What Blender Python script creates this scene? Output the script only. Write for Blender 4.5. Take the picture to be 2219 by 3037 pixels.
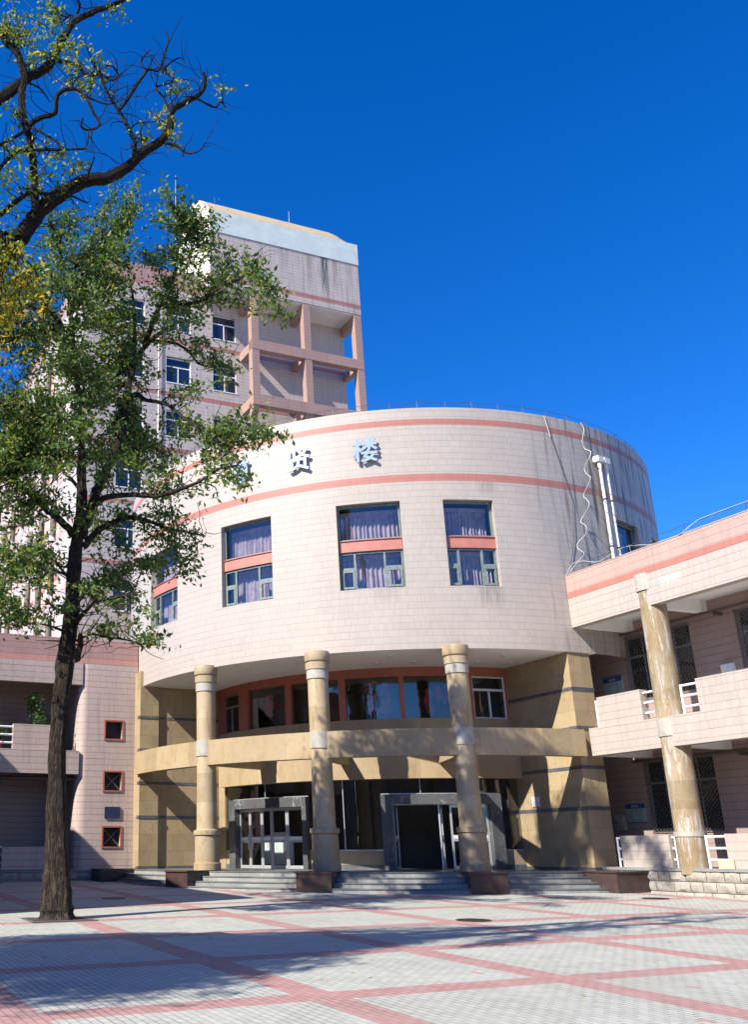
import bpy, math, random
from mathutils import Vector, Matrix
import numpy as np
rnd=random.Random(7); R_=math.radians
for o in list(bpy.data.objects): bpy.data.objects.remove(o)
scene=bpy.context.scene; COL=scene.collection
# ---------------- camera (focal 46 mm, tilted up 18.9 deg, off-axis crop as in the photograph)
cam=bpy.data.cameras.new('camera'); co=bpy.data.objects.new('camera',cam); COL.objects.link(co); scene.camera=co
cam.sensor_fit='HORIZONTAL'; cam.sensor_width=36; cam.lens=36*2839.92/2219
cam.shift_x=(1109.5-569.0)/2219; cam.shift_y=(1552.33-1518.5)/2219
cam.clip_start=.1; cam.clip_end=3000
T_,RL=0.3294761479142952,-0.0037566159657428672
def _cam():
    ct,st=math.cos(T_),math.sin(T_); c,s=math.cos(RL),math.sin(RL)
    right=Vector((1,0,0)); down=Vector((0,st,-ct)); fwd=Vector((0,ct,st))
    x=right*c-down*s; d=right*s+down*c
    m=Matrix((x,-d,-fwd)).transposed().to_4x4(); m.translation=Vector((0,0,1.2292)); return m
co.matrix_world=_cam()
# ---------------- world and sun
SUN_AZ,SUN_EL=R_(51),R_(41)         # the sun stands behind the camera, to the left
w=bpy.data.worlds.new('World'); scene.world=w; w.use_nodes=True
nt=w.node_tree; bg=nt.nodes['Background']
sky=nt.nodes.new('ShaderNodeTexSky'); sky.sky_type='NISHITA'; sky.sun_disc=False
sky.sun_elevation=SUN_EL; sky.sun_rotation=math.pi+SUN_AZ
sky.air_density=1.0; sky.dust_density=.35; sky.ozone_density=6; sky.altitude=1500
hs=nt.nodes.new('ShaderNodeHueSaturation'); hs.inputs['Hue'].default_value=.512; hs.inputs['Saturation'].default_value=1.285; hs.inputs['Value'].default_value=1.2
nt.links.new(sky.outputs[0],hs.inputs['Color']); nt.links.new(hs.outputs[0],bg.inputs[0]); bg.inputs[1].default_value=.105
sun=bpy.data.lights.new('sun','SUN'); sun.energy=5.0; sun.angle=R_(.53); sun.color=(1,.945,.85)
so=bpy.data.objects.new('sun',sun); COL.objects.link(so)
sd=Vector((math.sin(SUN_AZ)*math.cos(SUN_EL),math.cos(SUN_AZ)*math.cos(SUN_EL),-math.sin(SUN_EL)))
so.rotation_euler=sd.to_track_quat('-Z','Y').to_euler(); so.location=(-30,-30,40)
scene.view_settings.view_transform='Standard'; scene.view_settings.look='None'
scene.view_settings.exposure=.95; scene.view_settings.gamma=1
scene.cycles.max_bounces=8; scene.cycles.transparent_max_bounces=16
scene.cycles.diffuse_bounces=4
# ---------------- materials
MATS={}
KA=.70
sc=lambda c,k=KA: tuple(x*k for x in c)
class G:
    def __init__(s,name):
        s.m=bpy.data.materials.new(name); s.m.use_nodes=True; s.nt=s.m.node_tree; s.b=s.nt.nodes['Principled BSDF']; s.out=s.nt.nodes['Material Output']; MATS[name]=s.m
    def n(s,t,**k):
        x=s.nt.nodes.new('ShaderNode'+t)
        for a,b in k.items(): setattr(x,a,b)
        return x
    def put(s,sock,v):
        if isinstance(v,bpy.types.NodeSocket): s.nt.links.new(v,sock)
        elif isinstance(v,(tuple,list)) and len(v)==3 and sock.type=='RGBA': sock.default_value=(*v,1)
        else: sock.default_value=v
    def mth(s,op,a,b=0,c=0):
        x=s.n('Math',operation=op)
        for i,v in enumerate((a,b,c)): s.put(x.inputs[i],v)
        return x.outputs[0]
    def uv(s):
        t=s.n('UVMap'); x=s.n('SeparateXYZ'); s.nt.links.new(t.outputs[0],x.inputs[0]); s.uvo=t.outputs[0]; return x.outputs[0],x.outputs[1]
    def vec(s,x,y,z=0):
        c=s.n('CombineXYZ'); s.put(c.inputs[0],x); s.put(c.inputs[1],y); s.put(c.inputs[2],z); return c.outputs[0]
    def noise(s,v,scale,detail=4,rough=.55,dist=0):
        x=s.n('TexNoise'); s.put(x.inputs['Vector'],v); x.inputs['Scale'].default_value=scale; x.inputs['Detail'].default_value=detail; x.inputs['Roughness'].default_value=rough; x.inputs['Distortion'].default_value=dist
        return x.outputs[0]
    def mix(s,f,a,b,mode='MIX'):
        x=s.n('Mix',data_type='RGBA',blend_type=mode); s.put(x.inputs[0],f); s.put(x.inputs[6],a); s.put(x.inputs[7],b); return x.outputs[2]
    def ramp(s,f,stops,interp='LINEAR'):
        x=s.n('ValToRGB'); s.put(x.inputs[0],f); cr=x.color_ramp; cr.interpolation=interp
        while len(cr.elements)<len(stops): cr.elements.new(.5)
        for e,(p,c) in zip(cr.elements,stops): e.position=p; e.color=(*c,1) if not isinstance(c,(int,float)) else (c,c,c,1)
        return x.outputs[0]
    def sm(s,x,a,b):
        m=s.n('MapRange',interpolation_type='SMOOTHSTEP'); s.put(m.inputs[0],x); m.inputs[1].default_value=a; m.inputs[2].default_value=b; return m.outputs[0]
    def bump(s,h,strength=.3,dist=.01):
        x=s.n('Bump'); x.inputs['Strength'].default_value=strength; x.inputs['Distance'].default_value=dist; s.put(x.inputs['Height'],h); s.nt.links.new(x.outputs[0],s.b.inputs['Normal'])
    def obj(s): return s.n('TexCoord').outputs['Object']
    def fin(s,col,rough=.5,spec=.5,metal=0):
        s.put(s.b.inputs['Base Color'],col); s.put(s.b.inputs['Roughness'],rough); s.put(s.b.inputs['Specular IOR Level'],spec); s.b.inputs['Metallic'].default_value=metal; return s.m
def tile(name,base,stripes=(),scol=(.47,.19,.145),above=None,streak=0,su=(None,None),rowh=.234,colw=.06,spots=(),gr=.62):
    base=sc(base); scol=sc(scol,.85); above=(above[0],sc(above[1])) if above else None
    g=G(name); u,v=g.uv()
    fr=g.mth('FRACT',g.mth('DIVIDE',v,rowh)); fc=g.mth('FRACT',g.mth('DIVIDE',u,colw))
    hl=g.mth('LESS_THAN',fr,.07); vl=g.mth('LESS_THAN',fc,.13)
    ids=g.vec(g.mth('FLOOR',g.mth('DIVIDE',u,colw)),g.mth('FLOOR',g.mth('DIVIDE',v,rowh)))
    wn=g.n('TexWhiteNoise',noise_dimensions='2D'); g.put(wn.inputs['Vector'],ids)
    big=g.noise(g.vec(u,v),.45,5,.6); band=g.noise(g.vec(g.mth('MULTIPLY',u,.25),g.mth('MULTIPLY',g.mth('FLOOR',g.mth('DIVIDE',v,rowh)),.7)),3,2)
    val=g.mth('ADD',.80,g.mth('ADD',g.mth('MULTIPLY',wn.outputs[0],.09),g.mth('ADD',g.mth('MULTIPLY',big,.2),g.mth('MULTIPLY',band,.11))))
    col=base
    if above:
        col=g.mix(g.mth('GREATER_THAN',v,above[0]),base,above[1])
    for z0,z1 in stripes:
        k=g.mth('MULTIPLY',g.mth('GREATER_THAN',v,z0),g.mth('LESS_THAN',v,z1)); col=g.mix(k,col,scol)
    cc=g.n('CombineColor'); [g.put(cc.inputs[i],val) for i in range(3)]
    col=g.mix(1,col,cc.outputs[0],'MULTIPLY')
    hvar=g.sm(g.noise(g.vec(g.mth('MULTIPLY',u,.8),g.mth('MULTIPLY',v,4)),1.3,3),.3,.7)
    col=g.mix(g.mth('MULTIPLY',hl,g.mth('ADD',gr*.55,g.mth('MULTIPLY',hvar,gr*.6))),col,(.12,.085,.075)); col=g.mix(g.mth('MULTIPLY',vl,.42),col,(.22,.16,.14))
    if streak:
        n1=g.noise(g.vec(g.mth('MULTIPLY',u,2.2),g.mth('MULTIPLY',v,.11)),2.2,5,.65)
        n2=g.noise(g.vec(g.mth('MULTIPLY',u,9),g.mth('MULTIPLY',v,.25)),1.5,3,.6)
        f=g.mth('MULTIPLY',g.sm(n1,.47,.72),g.mth('ADD',.45,n2))
        if su[0] is not None: f=g.mth('MULTIPLY',f,g.sm(u,su[0],su[1]))
        col=g.mix(g.mth('MULTIPLY',f,streak),col,(.09,.085,.075))
    for (u0,u1,v0,v1,c,a) in spots:      # single stains with their own place on the wall
        nn=g.noise(g.vec(g.mth('MULTIPLY',u,12),g.mth('MULTIPLY',v,.7)),1.2,3)
        um=g.mth('SUBTRACT',1,g.sm(g.mth('ABSOLUTE',g.mth('SUBTRACT',u,(u0+u1)/2)),.2*(u1-u0),.55*(u1-u0)))
        vm=g.mth('MULTIPLY',g.sm(v,v0,v0+(v1-v0)*.7),g.mth('LESS_THAN',v,v1))
        col=g.mix(g.mth('MULTIPLY',g.mth('MULTIPLY',um,vm),g.mth('MULTIPLY',g.sm(nn,.3,.6),a)),col,c)
    g.bump(g.mth('SUBTRACT',1,g.mth('MAXIMUM',hl,g.mth('MULTIPLY',vl,.6))),.35,.006)
    return g.fin(col,g.mth('ADD',.32,g.mth('MULTIPLY',big,.25)),.4)
def stone(name,c1,c2,c3=None,bw=.9,bh=.62,joint=.55,rough=.6,scale=1.,veins=None,off=.5,stain=(1.7,.6,.7),sd=1.2):
    c1=sc(c1); c2=sc(c2); c3=sc(c3) if c3 else None
    g=G(name); u,v=g.uv(); o=g.obj()
    a=g.noise(o,1.3*scale,6,.65,.6); b=g.noise(o,9*scale,5,.7); 
    col=g.mix(g.sm(a,.3,.7),c1,c2)
    if c3: col=g.mix(g.mth('MULTIPLY',g.sm(g.noise(g.vec(g.mth('MULTIPLY',u,stain[0]),g.mth('MULTIPLY',v,stain[1])),2.1,7,.72,sd),.5,.64),stain[2]),col,c3)
    col=g.mix(g.mth('MULTIPLY',g.sm(b,.45,.8),.35),col,tuple(x*.62 for x in c1))
    if veins:
        w_=g.n('TexVoronoi',feature='DISTANCE_TO_EDGE'); mp=g.n('Mapping'); mp.inputs['Scale'].default_value=(1.6,1.6,1.6); 
        ad=g.n('VectorMath',operation='ADD'); nz=g.n('TexNoise'); nz.inputs['Scale'].default_value=2.5; nz.inputs['Detail'].default_value=6; g.put(nz.inputs['Vector'],o)
        g.put(ad.inputs[0],o); g.put(ad.inputs[1],nz.outputs[1]); g.put(mp.inputs[0],ad.outputs[0]); g.put(w_.inputs['Vector'],mp.outputs[0]); w_.inputs['Scale'].default_value=1.4
        col=g.mix(g.mth('MULTIPLY',g.mth('SUBTRACT',1,g.sm(w_.outputs[0],.0,.035)),g.mth('MULTIPLY',g.sm(g.noise(o,1.3,4),.45,.75),.75)),col,veins)
    if bw:
        br=g.n('TexBrick'); br.offset=off; br.inputs['Scale'].default_value=1; br.inputs['Brick Width'].default_value=bw; br.inputs['Row Height'].default_value=bh; br.inputs['Mortar Size'].default_value=.006; br.inputs['Mortar Smooth'].default_value=.3
        br.inputs['Color1'].default_value=(.86,.86,.86,1); br.inputs['Color2'].default_value=(1.1,1.1,1.1,1); br.inputs['Mortar'].default_value=(.98,.98,.98,1); g.put(br.inputs[0],g.uvo)
        col=g.mix(1,col,br.outputs[0],'MULTIPLY'); col=g.mix(g.mth('MULTIPLY',br.outputs[1],joint),col,tuple(x*.35 for x in c1))
    g.bump(b,.25,.01); return g.fin(col,rough,.4)
def plain(name,c,rough=.5,metal=0,var=.12,scale=3,spec=.5,dirt=None):
    g=G(name); o=g.obj(); n=g.noise(o,scale,5,.6)
    col=g.mix(g.sm(n,.3,.7),tuple(x*(1-var) for x in c),tuple(min(1,x*(1+var)) for x in c))
    if dirt: col=g.mix(g.mth('MULTIPLY',g.sm(g.noise(o,1.1,7,.7),.5,.75),.6),col,dirt)
    return g.fin(col,rough,spec,metal)
def glass(name,tint=(.75,.82,.84),ior=1.7,wav=.15):
    g=G(name); tr=g.n('BsdfTransparent'); tr.inputs[0].default_value=(*tint,1); gl=g.n('BsdfGlossy'); gl.inputs['Roughness'].default_value=.015; gl.inputs[0].default_value=(.95,.97,1,1)
    lw_=g.n('LayerWeight'); lw_.inputs[0].default_value=.5; f0=((ior-1)/(ior+1))**2*1.9; fr_=g.mth('ADD',f0,g.mth('MULTIPLY',1-f0,g.mth('POWER',lw_.outputs[1],4.5))); mx=g.n('MixShader')
    bp=g.n('Bump'); bp.inputs['Strength'].default_value=wav; bp.inputs['Distance'].default_value=.02; g.put(bp.inputs['Height'],g.noise(g.obj(),1.3,2)); g.nt.links.new(bp.outputs[0],gl.inputs['Normal'])
    g.nt.links.new(fr_,mx.inputs[0]); g.nt.links.new(tr.outputs[0],mx.inputs[1]); g.nt.links.new(gl.outputs[0],mx.inputs[2]); g.nt.links.new(mx.outputs[0],g.out.inputs[0]); return g.m
CREAM=(.595,.52,.45); PINK=(.50,.34,.295)
RD=11.66
tile('drum_tile',CREAM,[(13.45,13.73),(15.6,15.84)],streak=1.5,su=(-2.4,2.4),spots=[(-3.7,-2.65,8.7,9.64,(.12,.12,.11),.5),(-7.3,-6.2,9.0,9.64,(.2,.17,.15),.3),(-3.3,-2.5,12.75,13.45,(.15,.13,.11),.4),(-8.2,-6.2,12.75,13.3,(.3,.25,.2),.3),(1.9,2.15,10.2,14.8,(.42,.3,.12),.8)],gr=.42)  # streaks thicken rightwards: dirt, with shade of the turned-away side painted in
tile('wing_tile',CREAM,[(9.35,9.57)],above=(9.57,(.60,.42,.35)),streak=.14,gr=.55,spots=[(15.2,16.4,8.75,9.12,(.52,.52,.49),.75),(15.3,15.6,8.7,9.1,(.25,.25,.24),.5)])
tile('left_tile',(.70,.55,.475),[(8.42,8.66)],scol=(.62,.31,.25),above=(8.66,(.60,.35,.295)),streak=.3,gr=.85)
tile('tower_tile',(.70,.60,.545),[(z,z+.3) for z in (16.6,20.35,24.1,27.83,31.58,35.4)],scol=(.46,.2,.17),above=(35.7,(.56,.34,.30)),streak=.25,gr=.7)
tile('tower_top_tile',(.70,.60,.545),[(35.62,35.95)],scol=(.45,.2,.17),streak=.55,gr=.8,spots=[(4.3,5.0,35.0,39.1,(.05,.07,.065),1.),(3.2,3.8,35.7,39.1,(.2,.17,.14),.6),(5.2,5.7,35.9,39.1,(.2,.14,.11),.6),(1.2,2.1,36.3,39.1,(.25,.22,.19),.5),(6.2,6.9,35.9,39.1,(.25,.22,.19),.5)])
tile('west_tile',(.66,.60,.54),[(z,z+.5) for z in (11.6,15.3,19.1,22.8,26.6,30.3)],scol=(.58,.40,.36),above=(34.95,(.55,.35,.32)),gr=.3)
tile('frame_tile',(.54,.345,.28),streak=.25,gr=.75,rowh=.234)
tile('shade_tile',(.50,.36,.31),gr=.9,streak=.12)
stone('sandstone',(.485,.36,.20),(.53,.41,.25),(.43,.285,.135))
stone('column_stone',(.53,.40,.23),(.60,.49,.33),(.44,.27,.11),bw=3,bh=.95,joint=.5,off=0)
stone('pale_stone',(.50,.47,.39),(.58,.55,.48),(.40,.37,.30),bw=0)
stone('weathered_stone',(.36,.25,.12),(.46,.37,.24),(.66,.65,.61),bw=3,bh=.78,joint=.3,off=0,stain=(3.2,.42,.85),rough=.8,sd=.25)
stone('sandstone_slab',(.485,.36,.20),(.53,.41,.25),(.43,.285,.135),bw=1.05,bh=40,off=0,joint=.35)
stone('dark_marble',(.10,.105,.115),(.17,.175,.185),bw=.6,bh=5,joint=.4,veins=(.42,.42,.43),rough=.35)
stone('grey_marble',(.10,.105,.11),(.155,.16,.165),bw=1.1,bh=8,joint=.5,veins=(.62,.62,.62),rough=.25)
stone('red_granite',(.075,.046,.042),(.11,.068,.06),bw=0,rough=.18,scale=4)
stone('step_granite',(.33,.335,.32),(.42,.42,.40),(.22,.22,.21),bw=.9,bh=.15,joint=.7,rough=.55,off=0)
stone('step_nosing',(.16,.165,.16),(.22,.225,.22),bw=.9,bh=5,joint=.5,rough=.35)
stone('ashlar',(.42,.39,.33),(.55,.51,.43),(.35,.27,.19),bw=0,rough=.85,scale=2.5)
stone('ashlar_cap',(.30,.30,.29),(.38,.38,.36),bw=1.2,bh=5,rough=.6)
plain('white_paint',(.80,.80,.78),.6,var=.04,dirt=(.7,.69,.66)); plain('white_pipe',(.78,.79,.8),.3,var=.04); plain('aluminium',(.62,.63,.64),.3,.6,.05)
plain('white_frame',(.72,.74,.75),.4,0,.05); plain('grille_steel',(.16,.16,.16),.45,.4); plain('green_frame',(.16,.20,.19),.45,0,.25,12); plain('grey_frame',(.20,.21,.21),.5,0,.15)
plain('terracotta',(.36,.11,.07),.55,var=.08); plain('pink_panel',(.43,.16,.12),.5,var=.1)
plain('plaster_white',(.50,.56,.55),.8,var=.07,scale=1.2,dirt=(.38,.42,.41)); plain('roof_tan',(.40,.32,.205),.8,var=.08)
plain('cream_plaster',(.52,.475,.40),.75,var=.06)
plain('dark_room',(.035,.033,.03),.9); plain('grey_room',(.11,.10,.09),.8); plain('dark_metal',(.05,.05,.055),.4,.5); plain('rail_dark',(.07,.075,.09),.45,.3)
plain('pvc',(.72,.70,.64),.35,var=.06,dirt=(.5,.46,.36)); plain('cable_white',(.42,.405,.375),.6); plain('cable_dark',(.06,.06,.06),.6)
plain('blue_plaque',(.022,.028,.06),.3); plain('board_blue',(.02,.06,.22),.4); plain('board_face',(.30,.36,.33),.45); plain('box_paint',(.40,.36,.32),.5)
plain('conduit_brown',(.09,.06,.045),.5); plain('sign_steel',(.36,.44,.55),.3,.25,.03); plain('sign_side',(.10,.11,.13),.35,.7)
plain('yellow_board',(.66,.54,.30),.7); plain('soil',(.05,.035,.025),.95,var=.4,scale=20); plain('iron',(.035,.03,.028),.55,.4,.4,30); plain('terracotta_pot',(.32,.13,.07),.7); plain('poster',(.62,.63,.62),.5); plain('poster_red',(.5,.12,.07),.5); plain('film_white',(.66,.69,.70),.5); plain('pattern_red',(.42,.05,.045),.4)
glass('glass_blue',(.78,.81,.85),1.6); glass('glass_dark',(.62,.66,.68),1.55,.25); glass('glass_door',(.82,.85,.85),1.5,.1)
def opaque_glass(name,c):
    g=G(name); g.bump(g.noise(g.obj(),1.1,2),.12,.02); return g.fin(c,.05,.9)
opaque_glass('tower_glass',(.012,.02,.04)); opaque_glass('black_glass',(.010,.010,.011))
def _curtain():
    g=G('curtain'); o=g.obj(); n=g.noise(o,5,4); col=g.mix(g.sm(n,.3,.7),(.38,.28,.30),(.52,.42,.43)); g.fin(col,.8,.2); return g.m
_curtain()
def _bark(name='bark',k=1):
    g=G(name); u,v=g.uv(); a=g.noise(g.vec(g.mth('MULTIPLY',u,9),g.mth('MULTIPLY',v,2.0)),1.5,8,.7,1.6); b=g.noise(g.vec(g.mth('MULTIPLY',u,30),g.mth('MULTIPLY',v,5)),1.2,4,.6)
    h=g.mth('ADD',g.sm(a,.3,.7),g.mth('MULTIPLY',b,.35)); col=g.ramp(h,[(.1,sc((.008,.0065,.0055),k)),(.5,sc((.03,.024,.019),k)),(.8,sc((.065,.051,.039),k)),(1,sc((.14,.105,.075),k))]); g.bump(h,1,.07); return g.fin(col,.9,.2)
_bark(); _bark('bark_dark',.5)
def leafmat(name,cols,tr=.4,low=0):
    g=G(name); gi=g.n('NewGeometry'); oi=g.noise(g.obj(),.5,3); f=g.mth('ADD',g.mth('MULTIPLY',gi.outputs['Random Per Island'],.62),g.mth('MULTIPLY',oi,.42))
    if low:
        sp=g.n('SeparateXYZ'); g.put(sp.inputs[0],g.obj()); f=g.mth('ADD',f,g.mth('MULTIPLY',g.mth('SUBTRACT',1,g.sm(sp.outputs[2],8.6,10.4)),low))
    col=g.ramp(f,cols); g.fin(col,.5,.35); t=g.n('BsdfTranslucent'); hv=g.mix(1,col,(1.25,1.2,.5),'MULTIPLY'); g.put(t.inputs[0],hv); m=g.n('MixShader'); m.inputs[0].default_value=tr
    g.nt.links.new(g.b.outputs[0],m.inputs[1]); g.nt.links.new(t.outputs[0],m.inputs[2]); g.nt.links.new(m.outputs[0],g.out.inputs[0])
leafmat('leaf_green',[(.1,(.036,.088,.028)),(.4,(.072,.148,.04)),(.6,(.125,.195,.055)),(.76,(.25,.28,.07)),(.92,(.34,.27,.07)),(1,(.16,.07,.02))],.45)
leafmat('leaf_yellow',[(.1,(.05,.10,.02)),(.4,(.11,.18,.03)),(.62,(.20,.26,.04)),(.78,(.40,.36,.04)),(1,(.48,.31,.03))],low=.3,tr=.55)
leafmat('leaf_pot',[(.2,(.04,.10,.02)),(.7,(.10,.19,.045)),(1,(.16,.24,.07))])
TD=Vector((.93102,.36497,0)); WD=Vector((-.36497,.93102,0))
def _paving():
    g=G('paving'); u,v=g.uv(); S=3.452
    def dist(x): return g.mth('ABSOLUTE',g.mth('SUBTRACT',g.mth('FRACT',g.mth('ADD',g.mth('DIVIDE',x,S),.5)),.5))
    red=g.mth('MAXIMUM',g.mth('LESS_THAN',dist(u),.25/S),g.mth('LESS_THAN',dist(v),.25/S))
    cu=g.mth('ADD',u,.25); cv=g.mth('ADD',v,.25); cu=g.mth('DIVIDE',cu,.1); row=g.mth('FLOOR',cu)
    cvv=g.mth('DIVIDE',g.mth('ADD',cv,g.mth('MULTIPLY',g.mth('MODULO',g.mth('ABSOLUTE',row),2),.1)),.2)
    fu=g.mth('FRACT',cu); fv=g.mth('FRACT',cvv)
    j=g.mth('MAXIMUM',g.mth('LESS_THAN',fu,.11),g.mth('LESS_THAN',fv,.06))
    wn=g.n('TexWhiteNoise',noise_dimensions='2D'); g.put(wn.inputs['Vector'],g.vec(row,g.mth('FLOOR',cvv)))
    big=g.noise(g.vec(u,v),.35,6,.62); fine=g.noise(g.vec(u,v),14,3)
    light=g.mix(wn.outputs[0],(.345,.35,.305),(.41,.415,.365)); redc=g.mix(wn.outputs[0],(.345,.182,.165),(.405,.228,.207))
    odd=g.mth('GREATER_THAN',wn.outputs[0],.9975); 
    col=g.mix(g.mth('MAXIMUM',red,odd),light,redc)
    col=g.mix(g.mth('MULTIPLY',g.sm(big,.4,.72),.3),col,(.25,.225,.19)); col=g.mix(g.mth('MULTIPLY',g.sm(fine,.5,.8),.12),col,(.2,.2,.18))
    jv=g.sm(g.noise(g.vec(u,v),.9,3),.35,.65)
    col=g.mix(g.mth('MULTIPLY',j,g.mth('ADD',.42,g.mth('MULTIPLY',jv,.5))),col,(.06,.056,.05))
    g.bump(g.mth('ADD',g.mth('SUBTRACT',1,j),g.mth('MULTIPLY',fine,.3)),.5,.006); return g.fin(col,.75,.3)
_paving()
stone('brown_brick',(.22,.15,.11),(.28,.19,.14),bw=.24,bh=.08,joint=.4)
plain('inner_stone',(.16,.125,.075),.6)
# ---------------- mesh helpers
ROT=math.atan2(TD.y,TD.x); CC=Vector((8.8904,42.8994,0))   # the hall's frame: x along the left wing, -y along the right wing
class MB:
    def __init__(s): s.v=[]; s.d={}; s.f=[]; s.u=[]; s.s=[]
    def vi(s,p):
        k=(round(p[0],4),round(p[1],4),round(p[2],4)); i=s.d.get(k)
        if i is None: i=len(s.v); s.d[k]=i; s.v.append(k)
        return i
    def face(s,pts,uv=None,smooth=False):
        ix=[s.vi(p) for p in pts]
        if len(set(ix))<len(ix):
            keep=[]; 
            for i,x in enumerate(ix):
                if x not in [ix[k] for k in keep]: keep.append(i)
            if len(keep)<3: return
            ix=[ix[k] for k in keep]; uv=[uv[k] for k in keep] if uv else None
        s.f.append(ix); s.u.append(uv); s.s.append(smooth)
    def box(s,x0,x1,y0,y1,z0,z1):
        a=[(x0,y0),(x1,y0),(x1,y1),(x0,y1)]
        for i in range(4):
            p,q=a[i],a[(i+1)%4]; s.face([(*p,z0),(*q,z0),(*q,z1),(*p,z1)])
        s.face([(*p,z1) for p in a]); s.face([(*p,z0) for p in a[::-1]]); return s
    def prism(s,poly,z0,z1):
        n=len(poly)
        for i in range(n):
            p,q=poly[i],poly[(i+1)%n]; s.face([(*p,z0),(*q,z0),(*q,z1),(*p,z1)])
        s.face([(*p,z1) for p in poly]); s.face([(*p,z0) for p in poly[::-1]]); return s
    def xprism(s,prof,x0,x1):   # profile in (y,z) pushed along x
        n=len(prof)
        for i in range(n):
            p,q=prof[i],prof[(i+1)%n]; s.face([(x0,*p),(x0,*q),(x1,*q),(x1,*p)])
        s.face([(x0,*p) for p in prof[::-1]]); s.face([(x1,*p) for p in prof]); return s
    def lathe(s,cx,cy,prof,n=32,u0=0):
        for (r0,z0),(r1,z1) in zip(prof,prof[1:]):
            for i in range(n):
                a,b=2*math.pi*i/n,2*math.pi*(i+1)/n; rm=max(r0,r1)
                s.face([(cx+r0*math.cos(a),cy+r0*math.sin(a),z0),(cx+r0*math.cos(b),cy+r0*math.sin(b),z0),(cx+r1*math.cos(b),cy+r1*math.sin(b),z1),(cx+r1*math.cos(a),cy+r1*math.sin(a),z1)],
                       [(u0+a*rm,z0),(u0+b*rm,z0),(u0+b*rm,z1),(u0+a*rm,z1)],abs(z1-z0)>.5*abs(r1-r0))
        r,z=prof[-1]; 
        if r>0: s.face([(cx+r*math.cos(2*math.pi*i/n),cy+r*math.sin(2*math.pi*i/n),z) for i in range(n)])
        return s
    def tube(s,pts,rad,n=6,cap=True,lobe=None):
        P=[Vector(p) for p in pts]; m=len(P); rad=[rad]*m if isinstance(rad,(int,float)) else rad
        up=Vector((.31,.17,.93)); rings=[]; L=0; Ls=[]; prev=None
        for i in range(m):
            t=(P[min(i+1,m-1)]-P[max(i-1,0)]); t=t.normalized() if t.length>1e-9 else Vector((0,0,1))
            if prev is None:
                x=t.cross(up); x=x.normalized() if x.length>1e-3 else Vector((1,0,0))
            else:
                x=prev-t*prev.dot(t); x=x.normalized() if x.length>1e-6 else t.orthogonal().normalized()
            prev=x; y=t.cross(x)
            if i: L+=(P[i]-P[i-1]).length
            Ls.append(L); ring=[]
            for k in range(n):
                a=2*math.pi*k/n; r=rad[i]*(lobe(a,i,L) if lobe else 1); ring.append(tuple(P[i]+x*(r*math.cos(a))+y*(r*math.sin(a))))
            rings.append(ring)
        for i in range(m-1):
            ra=rad[0]
            for k in range(n):
                k2=(k+1)%n; a0,a1=2*math.pi*k/n*ra,2*math.pi*(k+1)/n*ra
                s.face([rings[i][k],rings[i][k2],rings[i+1][k2],rings[i+1][k]],[(a0,Ls[i]),(a1,Ls[i]),(a1,Ls[i+1]),(a0,Ls[i+1])],True)
        if cap: s.face(rings[0][::-1]); s.face(rings[-1])
        return s
    def arc(s,f0,f1,r0,r1,z0,z1,st=2.,top=True,ends=True):
        n=max(1,int(math.ceil(abs(f1-f0)/st))); F=[f0+(f1-f0)*i/n for i in range(n+1)]
        for a,b in zip(F,F[1:]):
            ua,ub=R_(a)*r1,R_(b)*r1
            s.face([pol(a,r1,z0),pol(b,r1,z0),pol(b,r1,z1),pol(a,r1,z1)],[(ua,z0),(ub,z0),(ub,z1),(ua,z1)],True)
            s.face([pol(b,r0,z0),pol(a,r0,z0),pol(a,r0,z1),pol(b,r0,z1)],[(ub,z0),(ua,z0),(ua,z1),(ub,z1)],True)
            if top: s.face([pol(a,r1,z1),pol(b,r1,z1),pol(b,r0,z1),pol(a,r0,z1)])
            if top: s.face([pol(b,r1,z0),pol(a,r1,z0),pol(a,r0,z0),pol(b,r0,z0)])
        if ends:
            s.face([pol(f0,r0,z0),pol(f0,r1,z0),pol(f0,r1,z1),pol(f0,r0,z1)]); s.face([pol(f1,r1,z0),pol(f1,r0,z0),pol(f1,r0,z1),pol(f1,r1,z1)])
        return s
    def sheet(s,f0,f1,r,z0,z1,st=2.):
        n=max(1,int(math.ceil(abs(f1-f0)/st))); F=[f0+(f1-f0)*i/n for i in range(n+1)]
        for a,b in zip(F,F[1:]): s.face([pol(a,r,z0),pol(b,r,z0),pol(b,r,z1),pol(a,r,z1)],[(R_(a)*r,z0),(R_(b)*r,z0),(R_(b)*r,z1),(R_(a)*r,z1)],True)
        return s
    def gridwall(s,fn,us,zs,holes,depth,uscale=1.,smooth=False,back=None):
        """front skin of a wall with openings and their reveals; fn(u,off,z) gives a point, off = distance behind the face"""
        us=sorted(set([round(x,5) for x in us]+[round(h[i],5) for h in holes for i in (0,1)])); zs=sorted(set([round(x,5) for x in zs]+[round(h[i],5) for h in holes for i in (2,3)]))
        inh=lambda u,z: any(h[0]<u<h[1] and h[2]<z<h[3] for h in holes)
        for a,b in zip(us,us[1:]):
            for c,d in zip(zs,zs[1:]):
                if inh((a+b)/2,(c+d)/2): continue
                s.face([fn(a,0,c),fn(b,0,c),fn(b,0,d),fn(a,0,d)],[(a*uscale,c),(b*uscale,c),(b*uscale,d),(a*uscale,d)],smooth)
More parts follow.
